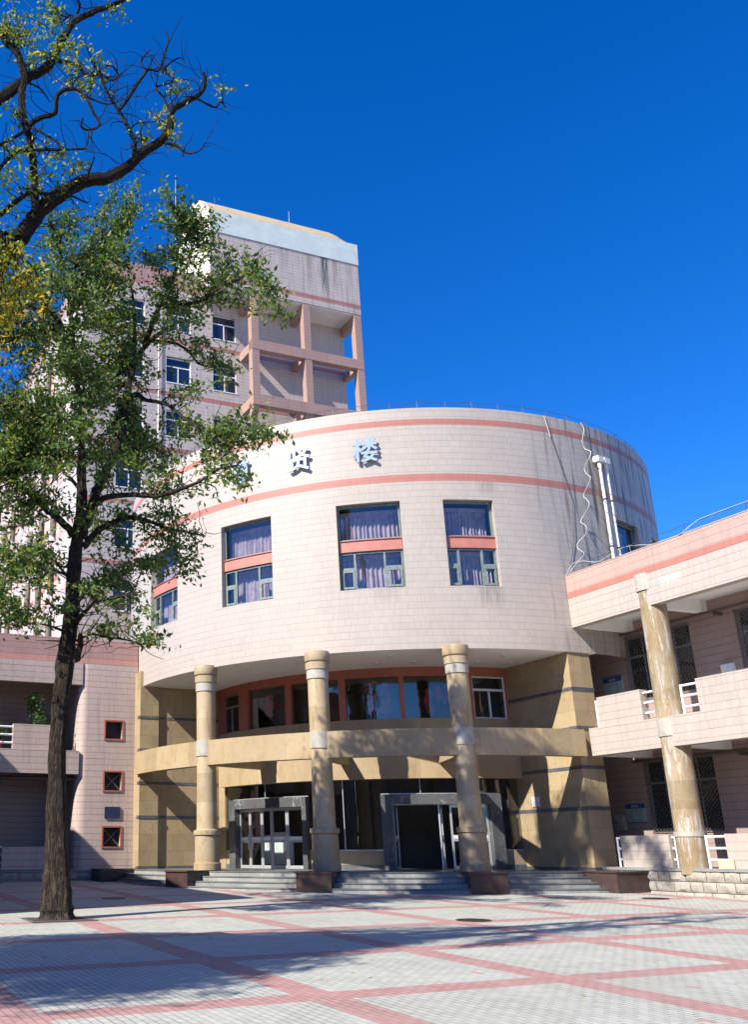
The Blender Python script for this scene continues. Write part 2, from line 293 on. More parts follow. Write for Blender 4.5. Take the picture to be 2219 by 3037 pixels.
        for (h0,h1,z0,z1) in holes:
            hu=[x for x in us if h0-1e-4<=x<=h1+1e-4]
            for zc,sg in ((z0,1),(z1,-1)):
                for a,b in zip(hu,hu[1:]):
                    q=[fn(a,0,zc),fn(b,0,zc),fn(b,depth,zc),fn(a,depth,zc)]; s.face(q if sg>0 else q[::-1])
            for uc,sg in ((h0,1),(h1,-1)):
                q=[fn(uc,0,z0),fn(uc,0,z1),fn(uc,depth,z1),fn(uc,depth,z0)]; s.face(q if sg<0 else q[::-1])
        return s
    def build(s,name,mat,parent=None,loc=None,rotz=0):
        me=bpy.data.meshes.new(name); me.from_pydata(s.v,[],s.f); ul=me.uv_layers.new(name='UVMap'); k=0; uvs=[0.]*(2*len(me.loops))
        for fi,ix in enumerate(s.f):
            uv=s.u[fi]
            if uv is None:
                p=[Vector(s.v[i]) for i in ix]; n=Vector((0,0,0))
                for i in range(len(p)):
                    a,b=p[i],p[(i+1)%len(p)]; n+=Vector(((a.y-b.y)*(a.z+b.z),(a.z-b.z)*(a.x+b.x),(a.x-b.x)*(a.y+b.y)))
                n=n.normalized() if n.length>0 else Vector((0,0,1))
                if abs(n.z)>.8: uv=[(q.x,q.y) for q in p]
                else:
                    t=Vector((-n.y,n.x,0)).normalized(); uv=[(q.dot(t),q.z) for q in p]
            for q in uv: uvs[2*k]=q[0]; uvs[2*k+1]=q[1]; k+=1
        ul.data.foreach_set('uv',uvs); me.polygons.foreach_set('use_smooth',s.s); me.materials.append(MATS[mat]); me.update(); me.set_sharp_from_angle(angle=R_(38))
        return link(name,me,parent,loc,rotz)
def pol(f,r,z): return (r*math.sin(R_(f)),-r*math.cos(R_(f)),z)
def link(name,me,parent=None,loc=None,rotz=0):
    o=bpy.data.objects.new(name,me); COL.objects.link(o); o.parent=parent
    if loc: o.location=loc
    o.rotation_euler.z=rotz; return o
def props(o,label,cat,group=None,kind=None):
    if label: o['label']=label
    if cat: o['category']=cat
    if group: o['group']=group
    if kind: o['kind']=kind
    return o
def thing(name,label,cat,loc=None,rotz=None,group=None):
    o=bpy.data.objects.new(name,None); COL.objects.link(o); o.empty_display_size=.3
    o.location=CC if loc is None else loc; o.rotation_euler.z=ROT if rotz is None else rotz
    return props(o,label,cat,group)
def W(a,b,z): return CC+TD*a+WD*b+Vector((0,0,z))
def copytree(o,parent=None,loc=None,rotz=None):
    c=o.copy(); COL.objects.link(c); c.parent=parent
    if loc is not None: c.location=loc
    if rotz is not None: c.rotation_euler.z=rotz
    for ch in list(o.children): copytree(ch,c)
    return c
# ---------------- the ground: one sheet, falling gently from the steps towards the camera
def gz(x,y): return .02*(min(max(y,-25),42)-29)
def ground():
    mb=MB(); ys=[-900,-200,-60,-25,0,8,16,24,29,36,42,80,200,900]; xs=[-900,-200,-60,-20,0,20,60,200,900]; O=Vector((1.45,12.06,0))
    for y0,y1 in zip(ys,ys[1:]):
        for x0,x1 in zip(xs,xs[1:]):
            q=[(x0,y0),(x1,y0),(x1,y1),(x0,y1)]
            mb.face([(*p,gz(*p)) for p in q],[((Vector((*p,0))-O).dot(TD),(Vector((*p,0))-O).dot(WD)) for p in q])
    props(mb.build('plaza_ground','paving'),'grey brick plaza laid out with a grid of red brick strips',None,kind='structure')
ground()
# ---------------- round hall (rotunda over a columned entrance)
hall=thing('hall_building','round cream tiled hall with curtained windows raised on beige stone columns over the entrance','building')
R0=11.66; ZS,ZT=7.53,16.28
WINS=[(-86.4,-75.6),(-63.3,-52.45),(-40.4,-29.5),(-22.25,-13.5),(13.2,21.9),(29.6,38.4)]
ZW=(9.66,12.76)
def drumfn(u,o,z): return pol(u,R0-o,z)
mb=MB(); mb.gridwall(drumfn,list(np.arange(-180,181,1.5)),[ZS,ZT],[(a,b,*ZW) for a,b in WINS],.24,R0*math.pi/180,True)
mb.arc(-180,180,R0-.35,R0-.001,ZT-.9,ZT,3,True,False)
mb.build('wall','drum_tile',hall)
mb=MB(); mb.lathe(0,0,[(R0-.3,15.7),(0.01,15.75)],48); mb.build('roof','grey_room',hall)
mb=MB(); n=60
for i in range(n):
    a,b=-93+96.*i/n,-93+96.*(i+1)/n
    mb.face([pol(a,8.0,ZS),pol(a,R0-.001,ZS),pol(b,R0-.001,ZS),pol(b,8.0,ZS)])
mb.build('soffit','white_paint',hall)
# upper windows: frame > panes, curtain, pink spandrel
def drum_window(w):
    h=w/2; m=MB(); r=R0-.2; d=.07
    def bar(f0,f1,z0,z1,e=0,dd=d): m.arc(f0,f1,r-dd,r+e,z0,z1,1.8)
    t=.3; z0,z1=ZW; zs0,zs1=11.03,11.46
    for a,b in ((zs1,z1-.02),(z0+.02,zs0)):
        bar(-h+.02,-h+t,a,b); bar(h-t,h-.02,a,b); bar(-h+t,h-t,b-.06,b); bar(-h+t,h-t,a,a+.06)
    s1,s2=-h*.52,h*.42
    for q in (s1,s2): bar(q-.17,q+.17,z0+.08,zs0-.06,.012)
    zm=z0+.62*(zs0-z0)*.92
    for a,b in ((-h+t,s1-.17),(s2+.17,h-t)):
        bar(a,b,zm-.05,zm+.05,.01); 
        for (p,q,y0,y1) in ((a,a+.3,z0+.08,zm-.05),(b-.3,b,z0+.08,zm-.05)): bar(p,q,y0,y1,.03,.05)
        bar(a+.3,b-.3,z0+.08,z0+.15,.03,.05); bar(a+.3,b-.3,zm-.12,zm-.05,.03,.05)
    fr=m.build('window','green_frame',hall)
    m=MB(); 
    for a,b in ((zs1+.03,z1-.05),(z0+.05,zs0-.03)): m=MB(); m.sheet(-h+.1,h-.1,r-.04,a,b,1.8); m.build('pane','glass_blue',fr)
    m=MB(); m.arc(-h+.01,h-.01,r-.06,r+.06,zs0+.02,zs1-.02,1.2); m.arc(-h+.01,h-.01,r-.06,r+.1,zs1-.02,zs1,1.2); sp=m.build('spandrel','pink_panel',fr); 
    m=MB(); rr=random.Random(int(w*100)); 
    for a,b in ((zs1-.1,z1-.22),(z0-.1,zs0-.1)):
        N=90; P=[]; ph=0
        for i in range(N+1):
            f=-h+.2+(2*h-.4)*i/N; ph+=rr.uniform(.5,1.35); gap=0
            P.append((f,R0-.62+.07*math.sin(ph)+.03*math.sin(ph*.37)))
        for (f0,r0),(f1,r1) in zip(P,P[1:]):
            m.face([pol(f0,r0,a),pol(f1,r1,a),pol(f1,r1*.2+(R0-.6)*.8,b),pol(f0,r0*.2+(R0-.6)*.8,b)],None,True)
        m.arc(-h+.2,h-.2,R0-.6,R0-.57,b-.05,b+.1,2)
    cu=m.build('curtain','curtain',fr)
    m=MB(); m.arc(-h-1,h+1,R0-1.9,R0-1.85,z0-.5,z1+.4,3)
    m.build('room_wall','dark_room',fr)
    return fr
protos={}
for (a,b) in WINS:
    k=round((b-a)*2)/2
    c=(a+b)/2
    wd=b-a
    if k not in protos: protos[k]=drum_window(wd); protos[k].rotation_euler.z=R_(c)
    else: copytree(protos[k],hall,None,R_(c))
# second storey: terracotta frame, panes, sashes (angles in the hall's frame)
L=lambda f:f-21.4
RI=8.33
mb=MB(); mb.arc(L(-69.4),L(18.4),RI-.25,RI+.02,7.2,ZS-.004,2)
PAN=[(-66.1,-57.7),(-53.7,-40.2),(-38.4,-25.0),(-23.3,-9.85),(-8.7,5.9),(8.4,17.5)]
prev=-69.3
for a,b in PAN+[(18.3,0)]:
    mb.arc(L(prev),L(a),RI-.22,RI+.02,5.69,7.2,2); prev=b
fr=mb.build('window_frame','terracotta',hall)
mb=MB(); mb.arc(L(-69.3),L(18.4),RI-.3,RI+.03,4.6,5.69,2); mb.build('sill_wall','sandstone_slab',hall)
for a,b in PAN[1:5]:
    mb=MB(); mb.sheet(L(a),L(b),RI-.11,5.69,7.2,2); pn=mb.build('window_pane','glass_dark',hall)
for a,b in (PAN[0],PAN[5]):
    m=MB(); t=.35; r1=RI-.06; zt=6.72
    for p,q in ((a,a+t),(b-t,b)): m.arc(L(p),L(q),r1-.06,r1,5.69,7.2,2)
    for p,q,z0,z1 in ((a+t,b-t,5.69,5.74),(a+t,b-t,7.15,7.2),(a+t,b-t,zt-.04,zt+.04)): m.arc(L(p),L(q),r1-.06,r1,z0,z1,2)
    m.arc(L((a+b)/2-.2),L((a+b)/2+.2),r1-.06,r1+.01,5.74,zt-.04,2)
    s=m.build('sash_window','grey_frame' if a<0 else 'white_frame',hall)
    m=MB(); m.sheet(L(a+.2),L(b-.2),r1-.03,5.72,7.17,2); m.build('pane','glass_dark',s)
# paper flowers and streamers seen through the panes
for (f,z0,z1,wd) in ((-49.5,6.2,6.95,2.6),(-17.0,6.0,7.05,2.2),(-13.6,5.9,7.0,1.9),(2.5,6.3,6.9,4.2),(-2,6.0,6.75,1.2)):
    m=MB(); rr=random.Random(int(z0*97+wd*31))
    for i in range(26):
        ff=f+rr.uniform(-.5,.5)*wd; z=rr.uniform(z0,z1); s_=rr.uniform(.06,.16); tw=rr.uniform(-1,1)
        c=Vector(pol(L(ff),RI-.55+rr.uniform(-.1,.1),z)); e=Vector((math.cos(R_(L(ff))+tw*.5),math.sin(R_(L(ff))+tw*.5),tw*.4))*s_
        u_=Vector((0,0,s_)); pts=[tuple(c+e*math.cos(k*math.pi/3)+u_*math.sin(k*math.pi/3)) for k in range(6)]; m.face(pts)
    m.build('paper_decoration','pattern_red',hall)
# interior shells of both storeys
mb=MB(); mb.arc(L(-72),L(20),4.0,4.1,.6,7.5,3,True,False); mb.build('inner_wall','grey_room',hall)
mb=MB()
for z in (3.62,4.62):
    pass
for z0,z1 in ((4.35,4.6),):
    mb.arc(L(-72),L(20),4.0,RI,z0,z1,3)
mb.build('floor_slab','white_paint',hall)
mb=MB(); mb.arc(L(-72),L(20),4.1,RI-.4,7.40,7.5,3); mb.build('ceiling','grey_room',hall)
# lintel band over the shop front
mb=MB(); mb.arc(L(-65),L(18),RI-.1,8.66,3.6,4.62,2); mb.build('lintel','sandstone_slab',hall)
# ring beam on the columns, with radial brackets
mb=MB(); mb.arc(-91.0,-2.55,11.52,11.90,4.08,4.925,1.5); mb.build('ring_beam','sandstone_slab',hall)
COLS=(-67.5,-45,-22.5)
for f in COLS:
    mb=MB(); n=.16
    c=Vector(pol(f,1,0)); t=Vector((-c.y,c.x,0))
    q=[(8.6,-n),(11.5,-n),(11.5,n),(8.6,n)]
    P=[tuple((c*r+t*s)[:2]) for r,s in q]; mb.prism(P,4.10,4.55); mb.build('bracket_beam','sandstone_slab',hall)
def column():
    m=MB(); m.lathe(0,0,[(.30,.6),(.47,.6),(.47,.84),(.445,.855),(.43,.86),(.43,1.72),(.41,1.73),(.41,1.75),(.47,1.755),(.48,1.82),(.47,1.91),(.40,1.915),(.365,1.95),(.345,4.0),(.345,6.72)],40)
    sh=m.build('column','column_stone',hall)
    m=MB(); m.lathe(0,0,[(.34,6.68),(.375,6.68),(.375,6.98),(.34,6.99)],40); m.build('pale_collar','pale_stone',sh); m=MB(); m.lathe(0,0,[(.3,4.40),(.375,4.40),(.375,4.94),(.3,4.95)],40); m.build('pale_collar','pale_stone',sh)
    m=MB(); m.lathe(0,0,[(.34,6.985),(.40,6.99),(.405,7.22),(.37,7.23),(.37,7.27),(.41,7.275),(.425,7.32),(.425,7.58),(.415,7.6),(.0,7.6)],40); m.build('capital','column_stone',sh)
    return sh
c0=column(); c0.location=pol(COLS[0],R0,0)
for f in COLS[1:]: copytree(c0,hall,pol(f,R0,0),R_(f*3))
# side walls of the recess
BANDS=[(6.25,6.355),(4.97,5.08),(3.71,3.82),(2.43,2.545),(.6,.70)]
def bands(name,poly):
    for z0,z1 in BANDS: m=MB(); m.prism(poly,z0,z1); m.build(name,'dark_marble',hall)
mb=MB(); mb.prism([(-11.0,.16),(-7.9,.16),(-7.9,.6),(-11.0,.6)],.6,ZS); mb.build('side_wall','sandstone',hall); mb=MB(); mb.prism([(-11.78,.03),(-11.0,.03),(-11.0,.75),(-11.78,.75)],.6,ZS+.6); mb.build('pilaster','sandstone',hall)
bands('stone_band',[(-11.0,.148),(-7.9,.148),(-7.9,.5),(-11.0,.5)]); bands('stone_band',[(-11.80,.012),(-10.985,.012),(-10.985,.3),(-11.80,.3)])
mb=MB(); mb.prism([(-.5,-11.3),(.1,-11.3),(.1,-7.9),(-.5,-7.9)],.6,ZS); mb.build('side_wall','sandstone',hall); mb=MB(); mb.prism([(-.56,-11.61),(.36,-11.61),(.36,-11.3),(-.56,-11.3)],.6,8.36); mb.build('pilaster','sandstone',hall)
bands('stone_band',[(-.512,-11.28),(.05,-11.28),(.05,-7.9),(-.512,-7.9)]); bands('stone_band',[(-.58,-11.63),(.38,-11.63),(.38,-11.285),(-.58,-11.285)])
mb=MB(); mb.arc(L(-69.4),L(-65.4),RI-.2,RI+.05,.6,4.35,2); mb.build('side_wall','sandstone',hall)
# entrance glazing
Z0=.6
DOORS=[(-61.3,-34.5,-58.5,-35.7),(-16.0,12.2,-13.45,9.4)]
GL=[(-65.4,-61.3,1.22,3.6),(-61.3,-34.5,3.08,3.6),(-34.5,-16.0,1.22,3.6),(-16,12.2,3.08,3.6),(12.2,17.9,1.22,3.6)]
for a,b,z0,z1 in GL:
    m=MB(); m.sheet(L(a),L(b),RI-.02,z0,z1,2); p=m.build('shopfront_pane','glass_dark',hall)
    m=MB(); k=max(1,int((b-a)/9)); 
    for i in range(1,k): f=a+(b-a)*i/k; m.arc(L(f-.08),L(f+.08),RI-.04,RI+.005,z0,z1,2)
    m.arc(L(a),L(b),RI-.05,RI+.01,z0,z0+.035,2)
    m.build('glazing_bar','aluminium',p)
for a,b in ((-65.4,-61.3),(-34.5,-16.0),(12.2,17.9)):
    m=MB(); m.arc(L(a),L(b),RI-.2,RI+.03,.76,1.22,2); q=m.build('plinth_wall','sandstone',hall); m=MB(); m.arc(L(a),L(b),RI-.2,RI+.045,.6,.76,2); m.build('skirting','dark_marble',q)
for a,b,c,d in DOORS:
    m=MB(); m.arc(L(a),L(c),RI-.25,RI+.22,Z0,3.08,2,True,True); m.arc(L(d),L(b),RI-.25,RI+.22,Z0,3.08,2); m.arc(L(c),L(d),RI-.25,RI+.22,2.74,3.08,2); m.build('door_surround','grey_marble',hall)
def leaf(f0,f1,hinge=None,ang=0,handle=0):
    """one glazed door leaf between two angles; ang swings it inwards about its hinge edge"""
    P=Vector(pol(L(f0),RI-.02,0)); Q=Vector(pol(L(f1),RI-.02,0)); w=(Q-P).length; rot=math.atan2((Q-P).y,(Q-P).x)
    if hinge=='r': loc=Q; xs=-1
    else: loc=P; xs=1
    X=lambda a,b:(min(a*xs,b*xs),max(a*xs,b*xs))
    m=MB(); t=.07
    for a,b in ((.005,t),(w-t,w-.005)): m.box(*X(a,b),-.025,.025,Z0+.02,2.72)
    for z0,z1 in ((Z0+.02,Z0+.13),(2.63,2.72),(1.52,1.6)): m.box(*X(t,w-t),-.022,.022,z0,z1)
    dl=m.build('door','aluminium',hall,tuple(loc),rot+ang)
    m=MB(); x0,x1=X(t,w-t); m.face([(x0,0,Z0+.13),(x1,0,Z0+.13),(x1,0,2.63),(x0,0,2.63)]); m.build('pane','glass_door',dl)
    m=MB(); m.box(*X(t,w-t),-.03,-.024,1.60,1.72); m.build('film_strip','film_white',dl)
    if handle:
        x=w-t*.5 if handle>0 else t*.5; x*=xs
        for y in (-1,1):
            m=MB(); m.tube([(x,y*.03,1.28),(x,y*.085,1.31),(x,y*.10,1.45),(x,y*.10,1.65),(x,y*.085,1.78),(x,y*.03,1.81)],.016,8); m.build('handle','aluminium',dl)
    return dl
cuts=[-58.5,-54.0,-49.4,-47.1,-41.4,-35.7]
hs=[0,1,0,1,-1]
cuts=[-58.3,-53.9,-49.3,-45.9,-40.9,-35.9]; hs=[1,-1,0,1,-1]
for i in range(5): leaf(cuts[i],cuts[i+1],None,0,hs[i])
leaf(-13.3,-8.9,None,R_(78),0); leaf(-2.6,-.1,'l',R_(62),0); leaf(-.1,4.6,None,R_(4),0); leaf(4.7,9.3,None,0,0)
m=MB(); m.arc(L(-13.45),L(9.4),RI-.06,RI+.0,2.72,2.745,2); m.build('door_frame','aluminium',hall); m=MB(); m.arc(L(-58.5),L(-35.7),RI-.06,RI,2.72,2.745,2); m.build('door_frame','aluminium',hall)
# inside: pillars
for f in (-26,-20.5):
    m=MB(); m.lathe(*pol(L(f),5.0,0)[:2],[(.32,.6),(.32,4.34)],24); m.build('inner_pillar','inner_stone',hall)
for f,r,wd,h in ((-56,7.3,.5,1.05),(-50.5,7.2,.9,1.15),(-46,7.35,.35,1.0),(-39.5,7.3,.5,1.0)):
    m=MB(); m.arc(L(f-wd*4),L(f+wd*4),r-.05,r,.75,.75+h,2); m.arc(L(f-wd*4),L(f-wd*4+.3),r-.06,r,.6,.75,2); m.arc(L(f+wd*4-.3),L(f+wd*4),r-.06,r,.6,.75,2); m.build('reflection_panel','film_white',hall)  # white panels added inside, standing in for bright reflections in the door glass
# downlights in the soffit
m=MB(); m.lathe(0,0,[(.0,ZS-.045),(.05,ZS-.045),(.075,ZS-.03),(.085,ZS+.01)],14); dl=m.build('downlight','aluminium',hall,pol(-80,10.4,0))
for f,r in ((-80,9.3),(-62,10.5),(-58,9.3),(-51,10.5),(-36,9.4),(-33,10.6),(-28,9.4),(-12,10.6),(-14,9.3),(-6,9.3),(-5,10.6),(-74,10.6)):
    copytree(dl,hall,pol(f,r,0))
# guard wire round the roof
m=MB(); rr=[]
for i in range(0,72):
    f=-180+5*i; jx=rnd.uniform(-.6,.6); m.tube([pol(f,R0-.15,ZT-.02),pol(f+jx*.3,R0-.15,ZT+.30)],.016,5)
m.tube([pol(-180+2.5*i,R0-.15,ZT+.29-(.02 if i%2 else 0)) for i in range(145)],.009,5,False)
m.build('roof_rail','rail_dark',hall)
# ---------------- lettering over the entrance
sign=thing('name_sign','three raised steel Chinese characters high on the curved wall of the round hall','sign')
def character(t,f,z):
    cu=bpy.data.curves.new('character','FONT'); cu.body=t; cu.size=1.0; cu.extrude=.03; cu.offset=0; cu.align_x='CENTER'; cu.align_y='CENTER'
    o=bpy.data.objects.new('character',cu); COL.objects.link(o); o.parent=sign
    o.location=pol(L(f),R0+.12,z); o.rotation_euler=(math.pi/2,0,R_(L(f))); o.scale=(.93,.97,1)
    cu.materials.append(MATS['sign_steel']); bpy.context.view_layer.update()
    me=bpy.data.meshes.new_from_object(o.evaluated_get(bpy.context.evaluated_depsgraph_get())); me.name='character'
    V=[tuple(v.co) for v in me.vertices]; F=[tuple(p.vertices) for p in me.polygons]; nv=len(V); VV=[];FF=[]
    for k,(dx,dy) in enumerate(((-.022,0),(.022,0),(0,.02),(0,-.02),(0,0))): VV+=[(x+dx,y+dy,z+.0012*k) for x,y,z in V]; FF+=[tuple(i+nv*k for i in f) for f in F]
    mt=me.materials[0]; me=bpy.data.meshes.new('character'); me.from_pydata(VV,[],FF); me.materials.append(mt); me.update()
    q=bpy.data.objects.new('character',me); COL.objects.link(q); q.parent=sign; q.location=o.location; q.rotation_euler=o.rotation_euler; q.scale=o.scale
    bpy.data.objects.remove(o); q.name='character'; return q
for t,f in (('尊',-36.9),('贤',-25.15),('楼',-13.3)): character(t,f,14.63)
# ---------------- entrance steps
steps=thing('entrance_steps','four grey granite steps between dark stone blocks in front of the columns','steps')
ZR=[.15,.30,.45,.60]; RS=[13.1,12.78,12.46,12.14]
BL=[(-67.5,1.05),(-45,1.1),(-22.5,1.1)]
hb=5.0
FL=[(-90,-67.5),(-67.5,-45),(-45,-22.5),(-22.5,-.5)]
m=MB(); m.arc(-92,3,4.0,12.1,-.1,.57,2.5); m.arc(-92,3,4.0,12.14,.572,.602,2.5); m.build('platform','step_nosing',steps)
for a,b in FL:
    m=MB(); m2=MB()
    for i,(z,r) in enumerate(zip(ZR,RS)):
        z0=ZR[i-1] if i else -.15
        m.arc(a,b,r-.6,r,z0-.02,z-.03,2.2); m2.arc(a,b,r-.6,r+.02,z-.028,z+.003,2.2)
    s=m.build('step_flight','step_granite',steps); m2.build('nosing','step_nosing',s)
for f,wd in BL:
    c=Vector(pol(f,1,0)); t=Vector((-c.y,c.x,0)); h=wd/2
    def quad(r0,r1,h): return [tuple((c*r+t*s)[:2]) for r,s in ((r0,-h),(r0,h),(r1,h),(r1,-h))][::-1]
    m=MB(); m.prism(quad(11.2,13.12,h),-.15,.58); b=m.build('pier_block','red_granite',steps)
    m=MB(); m.prism(quad(11.2,13.16,h+.03),.58,.625); m.build('top_slab','red_granite',b)

for (x0,x1,y0,y1) in ((-13.4,-11.62,-.55,.73),(-1.5,-.24,-13.42,-11.5)):
    m=MB(); m.box(x0,x1,y0,y1,-.15,.58); b=m.build('pier_block','red_granite',steps); m=MB(); m.box(x0-.03,x1,y0-.03,y1,.58,.625); m.build('top_slab','red_granite',b)

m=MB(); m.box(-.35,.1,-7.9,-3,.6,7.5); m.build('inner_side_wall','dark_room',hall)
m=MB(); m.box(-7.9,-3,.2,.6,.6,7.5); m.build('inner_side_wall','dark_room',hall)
# ---------------- right wing
rw=thing('wing_building','cream tiled wing right of the hall with open corridors and a stained stone column','building')
A0=-.25; BE=-27.0
rwf=lambda u,o,z:(A0+o,u,z)
def rbox(name,mat,x0,x1,y0,y1,z0,z1,par=None): m=MB(); m.box(x0,x1,y0,y1,z0,z1); return m.build(name,mat,par or rw)
rbox('fascia','wing_tile',A0,A0+.3,BE,-11.55,8.36,10.17)
rbox('parapet_coping','wing_tile',A0-.012,A0+.32,BE,-11.6,10.17,10.2)
rbox('roof','grey_room',A0+.3,12,BE,-9,9.2,9.4)
rbox('ceiling','white_paint',A0+.3,2.3,BE,-11.3,8.75,8.85)
for y in (-11.75,-14.8,-19.6,-24.4):
    m=MB(); m.xprism([(y-.14,8.372),(y+.14,8.372),(y+.14,8.76),(y-.14,8.76)],A0+.3,2.25); m.build('ceiling_beam','white_paint',rw)
    m=MB(); m.xprism([(y-.14,4.11),(y+.14,4.11),(y+.14,4.46),(y-.14,4.46)],A0+.3,2.25); m.build('ceiling_beam','white_paint',rw)
rbox('balcony_edge','wing_tile',A0,A0+.3,BE,-11.80,4.1,4.975)
rbox('floor_slab','white_paint',A0+.3,2.3,BE,-11.35,4.45,4.97)
# back wall with window openings
W1=[(-14.12,-11.35,6.05,8.22),(-18.6,-15.85,6.05,8.22),(-23.4,-20.65,6.05,8.22),(-14.17,-11.42,1.76,4.03),(-18.7,-15.95,1.76,4.03),(-23.5,-20.75,1.76,4.03)]
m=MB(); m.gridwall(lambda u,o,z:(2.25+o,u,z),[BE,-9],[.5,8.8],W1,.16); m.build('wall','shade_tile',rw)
m=MB(); m.box(2.6,12,BE,-9,.3,9.2); m.build('inner_block','dark_room',rw)
def corridor_window(h):
    y0,y1,z0,z1=h; m=MB(); x=2.38; t=.055
    ys=[y0+.03,y0+(y1-y0)*.26,y0+(y1-y0)*.5,y0+(y1-y0)*.74,y1-.03]
    zt=z0+(z1-z0)*.68
    for i,y in enumerate(ys): m.box(x-.03,x+.03,y-t*(.5 if i%4 else 1),y+t*(.5 if i%4 else 1),z0,z1)
    for z in (z0+.03,zt,z1-.03): m.box(x-.027,x+.027,y0,y1,z-.035,z+.035)
    f=m.build('window','grey_frame',rw)
    m=MB(); m.box(x+.0,x+.012,y0,y1,z0,z1); m.build('pane','black_glass',f)
    m=MB(); xg=2.20; p=.135; r=.006; H=z1-z0; Wd=y1-y0
    k=-H
    while k<Wd:
        for sgn in (1,-1):
            a0=max(0,k); a1=min(Wd,k+H)
            if a1-a0<.03: continue
            pa=(a0,a0-k); pb=(a1,a1-k)
            q=[(xg+(0 if sgn>0 else .008),(y0+a if sgn>0 else y1-a),z0+b) for a,b in (pa,pb)]
            m.tube(q,r,4,False)
        k+=p
    for z in (z0,z1): m.tube([(xg,y0,z),(xg,y1,z)],.012,4)
    m.build('wire_grille','grille_steel',f)
for h in W1: corridor_window(h)
# lower and upper parapets with pipe railings between the panels
PAN_=[(-14.06,-12.25),(-20.4,-16.14),(-26.9,-22.5)]
PANL=[(-14.30,-12.43),(-20.4,-16.22),(-26.9,-22.5)]
for ps,z0,z1,mat in ((PAN_,4.972,5.92,'wing_tile'),(PANL,.722,1.63,'wing_tile')):
    for a,b in ps: rbox('parapet_panel',mat,A0+.05,A0+.33,a,b,z0,z1)
def railing(par,pts,z0,hs,r=.038,posts=()):
    m=MB()
    for h in hs: m.tube([(x,y,z0+h) for x,y in pts],r,8)
    for x,y in posts: m.tube([(x,y,z0),(x,y,z0+max(hs)+.035)],r,8)
    m.build('railing','white_pipe',par)
xr=A0+.19
for z0 in (4.972,.722):
    hs=(.22,.53,.84); e=.05 if z0<2 else 0
    railing(rw,[(xr,-12.05-e*2),(xr,-12.25-e*3.5)],z0,hs,.036,[(xr,-12.07-e*2)])
    railing(rw,[(xr,-14.06-e*4.5),(xr,-14.43)],z0,hs,.036,[(xr,-14.40)] if z0<2 else [])
    railing(rw,[(xr,-15.46),(xr,-16.14-e)],z0,hs,.036,[(xr,-15.48)])
    railing(rw,[(xr,-20.4),(xr,-22.5)],z0,hs,.036,[(xr,-21.4)])
# plinth of rough stone blocks
rbox('plinth_core','ashlar',A0+.03,2.3,BE,-11.3,-.5,.60)
rbox('plinth_cap','ashlar_cap',A0-.04,2.3,BE,-11.62,.64,.72)
def ashlar(par,axis,lo,hi,face,sgn,rows):
    """rough quarry-faced blocks: each bulges by its own amount, joints sunk"""
    m=MB(); rr=random.Random(5)
    for z0,z1 in rows:
        y=lo
        while y<hi-.2:
            y1=min(hi,y+rr.uniform(.42,.75)); 
            if hi-y1<.25: y1=hi
            nx,nz=5,4; g=.008
            def P(i,j):
                a=y+g+(y1-y-2*g)*i/nx; z=z0+g+(z1-z0-2*g)*j/nz; e=0 if i in(0,nx) or j in(0,nz) else rr.uniform(.015,.075)
                return (face+sgn*e,a,z) if axis=='y' else (a,face+sgn*e,z)
            Gd=[[P(i,j) for j in range(nz+1)] for i in range(nx+1)]
            for i in range(nx):
                for j in range(nz): m.face([Gd[i][j],Gd[i+1][j],Gd[i+1][j+1],Gd[i][j+1]])
            y=y1
    m.build('stone_blocks','ashlar',par)
ashlar(rw,'y',BE,-13.0,A0+.0,-1,[(-.2,.08),(.08,.36),(.36,.64)])
# the round column, half sunk in the fascia
def wing_column(y):
    x=.09; m=MB(); n=32
    m.lathe(x,y,[(.30,.53),(.425,.55),(.42,1.56),(.40,1.57),(.40,1.575)],n); m.lathe(x,y,[(.405,1.72),(.40,4.42)],n); m.lathe(x,y,[(.395,4.90),(.395,6.86)],n); m.lathe(x,y,[(.385,6.86),(.385,8.9)],n)
    s=m.build('column','weathered_stone',rw)
    m=MB(); m.lathe(x,y,[(.38,1.57),(.44,1.575),(.44,1.715),(.38,1.72)],n); m.build('column_collar','pale_stone',s); m=MB(); m.lathe(x,y,[(.35,4.40),(.43,4.41),(.43,4.93),(.35,4.94)],n); m.build('column_collar','pale_stone',s); m=MB(); m.lathe(x,y,[(.33,8.86),(.425,8.87),(.425,9.40),(.0,9.41)],n); m.build('column_collar','pale_stone',s); return s
wc=wing_column(-14.83); copytree(wc,rw,(0,-9.6,0))
# brown conduits on brackets under both ceilings
for z in (8.30,4.03):
    m=MB(); m.tube([(2.02,-11.2,z),(2.02,BE,z)],.05,8); 
    for y in (-12.6,-15.4,-18.2,-21,-23.8): m.box(1.95,2.25,y-.05,y+.05,z-.14,z-.05)
    m.build('conduit','conduit_brown',rw)
m=MB()
for i in range(14):
    y=-12.4-i*1.05; m.tube([(A0+.15,y,10.19),(A0+.15,y+rnd.uniform(-.06,.06),10.5)],.012,5)
m.tube([(A0+.15,-12.0,10.46)]+[(A0+.15,-12.4-i*.525,10.49-(.03 if i%2 else 0)) for i in range(28)],.008,5,False)
m.build('roof_rail','rail_dark',rw)
# ---------------- left wing
lw=thing('wing_building','pink tiled wing left of the hall whose bay has three small square windows','building')
B0=.72; AE=-22.2
def lbox(name,mat,x0,x1,y0,y1,z0,z1,par=None): m=MB(); m.box(x0,x1,y0,y1,z0,z1); return m.build(name,mat,par or lw)
lbox('fascia','left_tile',AE,-11.67,B0+.03,B0+.4,8.42,9.42)
lbox('fascia','left_tile',AE,-14.0,B0,B0+.3,7.56,8.42)
SQ=[(-13.0,-12.3,5.48,6.16),(-13.0,-12.3,3.5,4.19),(-13.0,-12.3,1.41,2.11)]
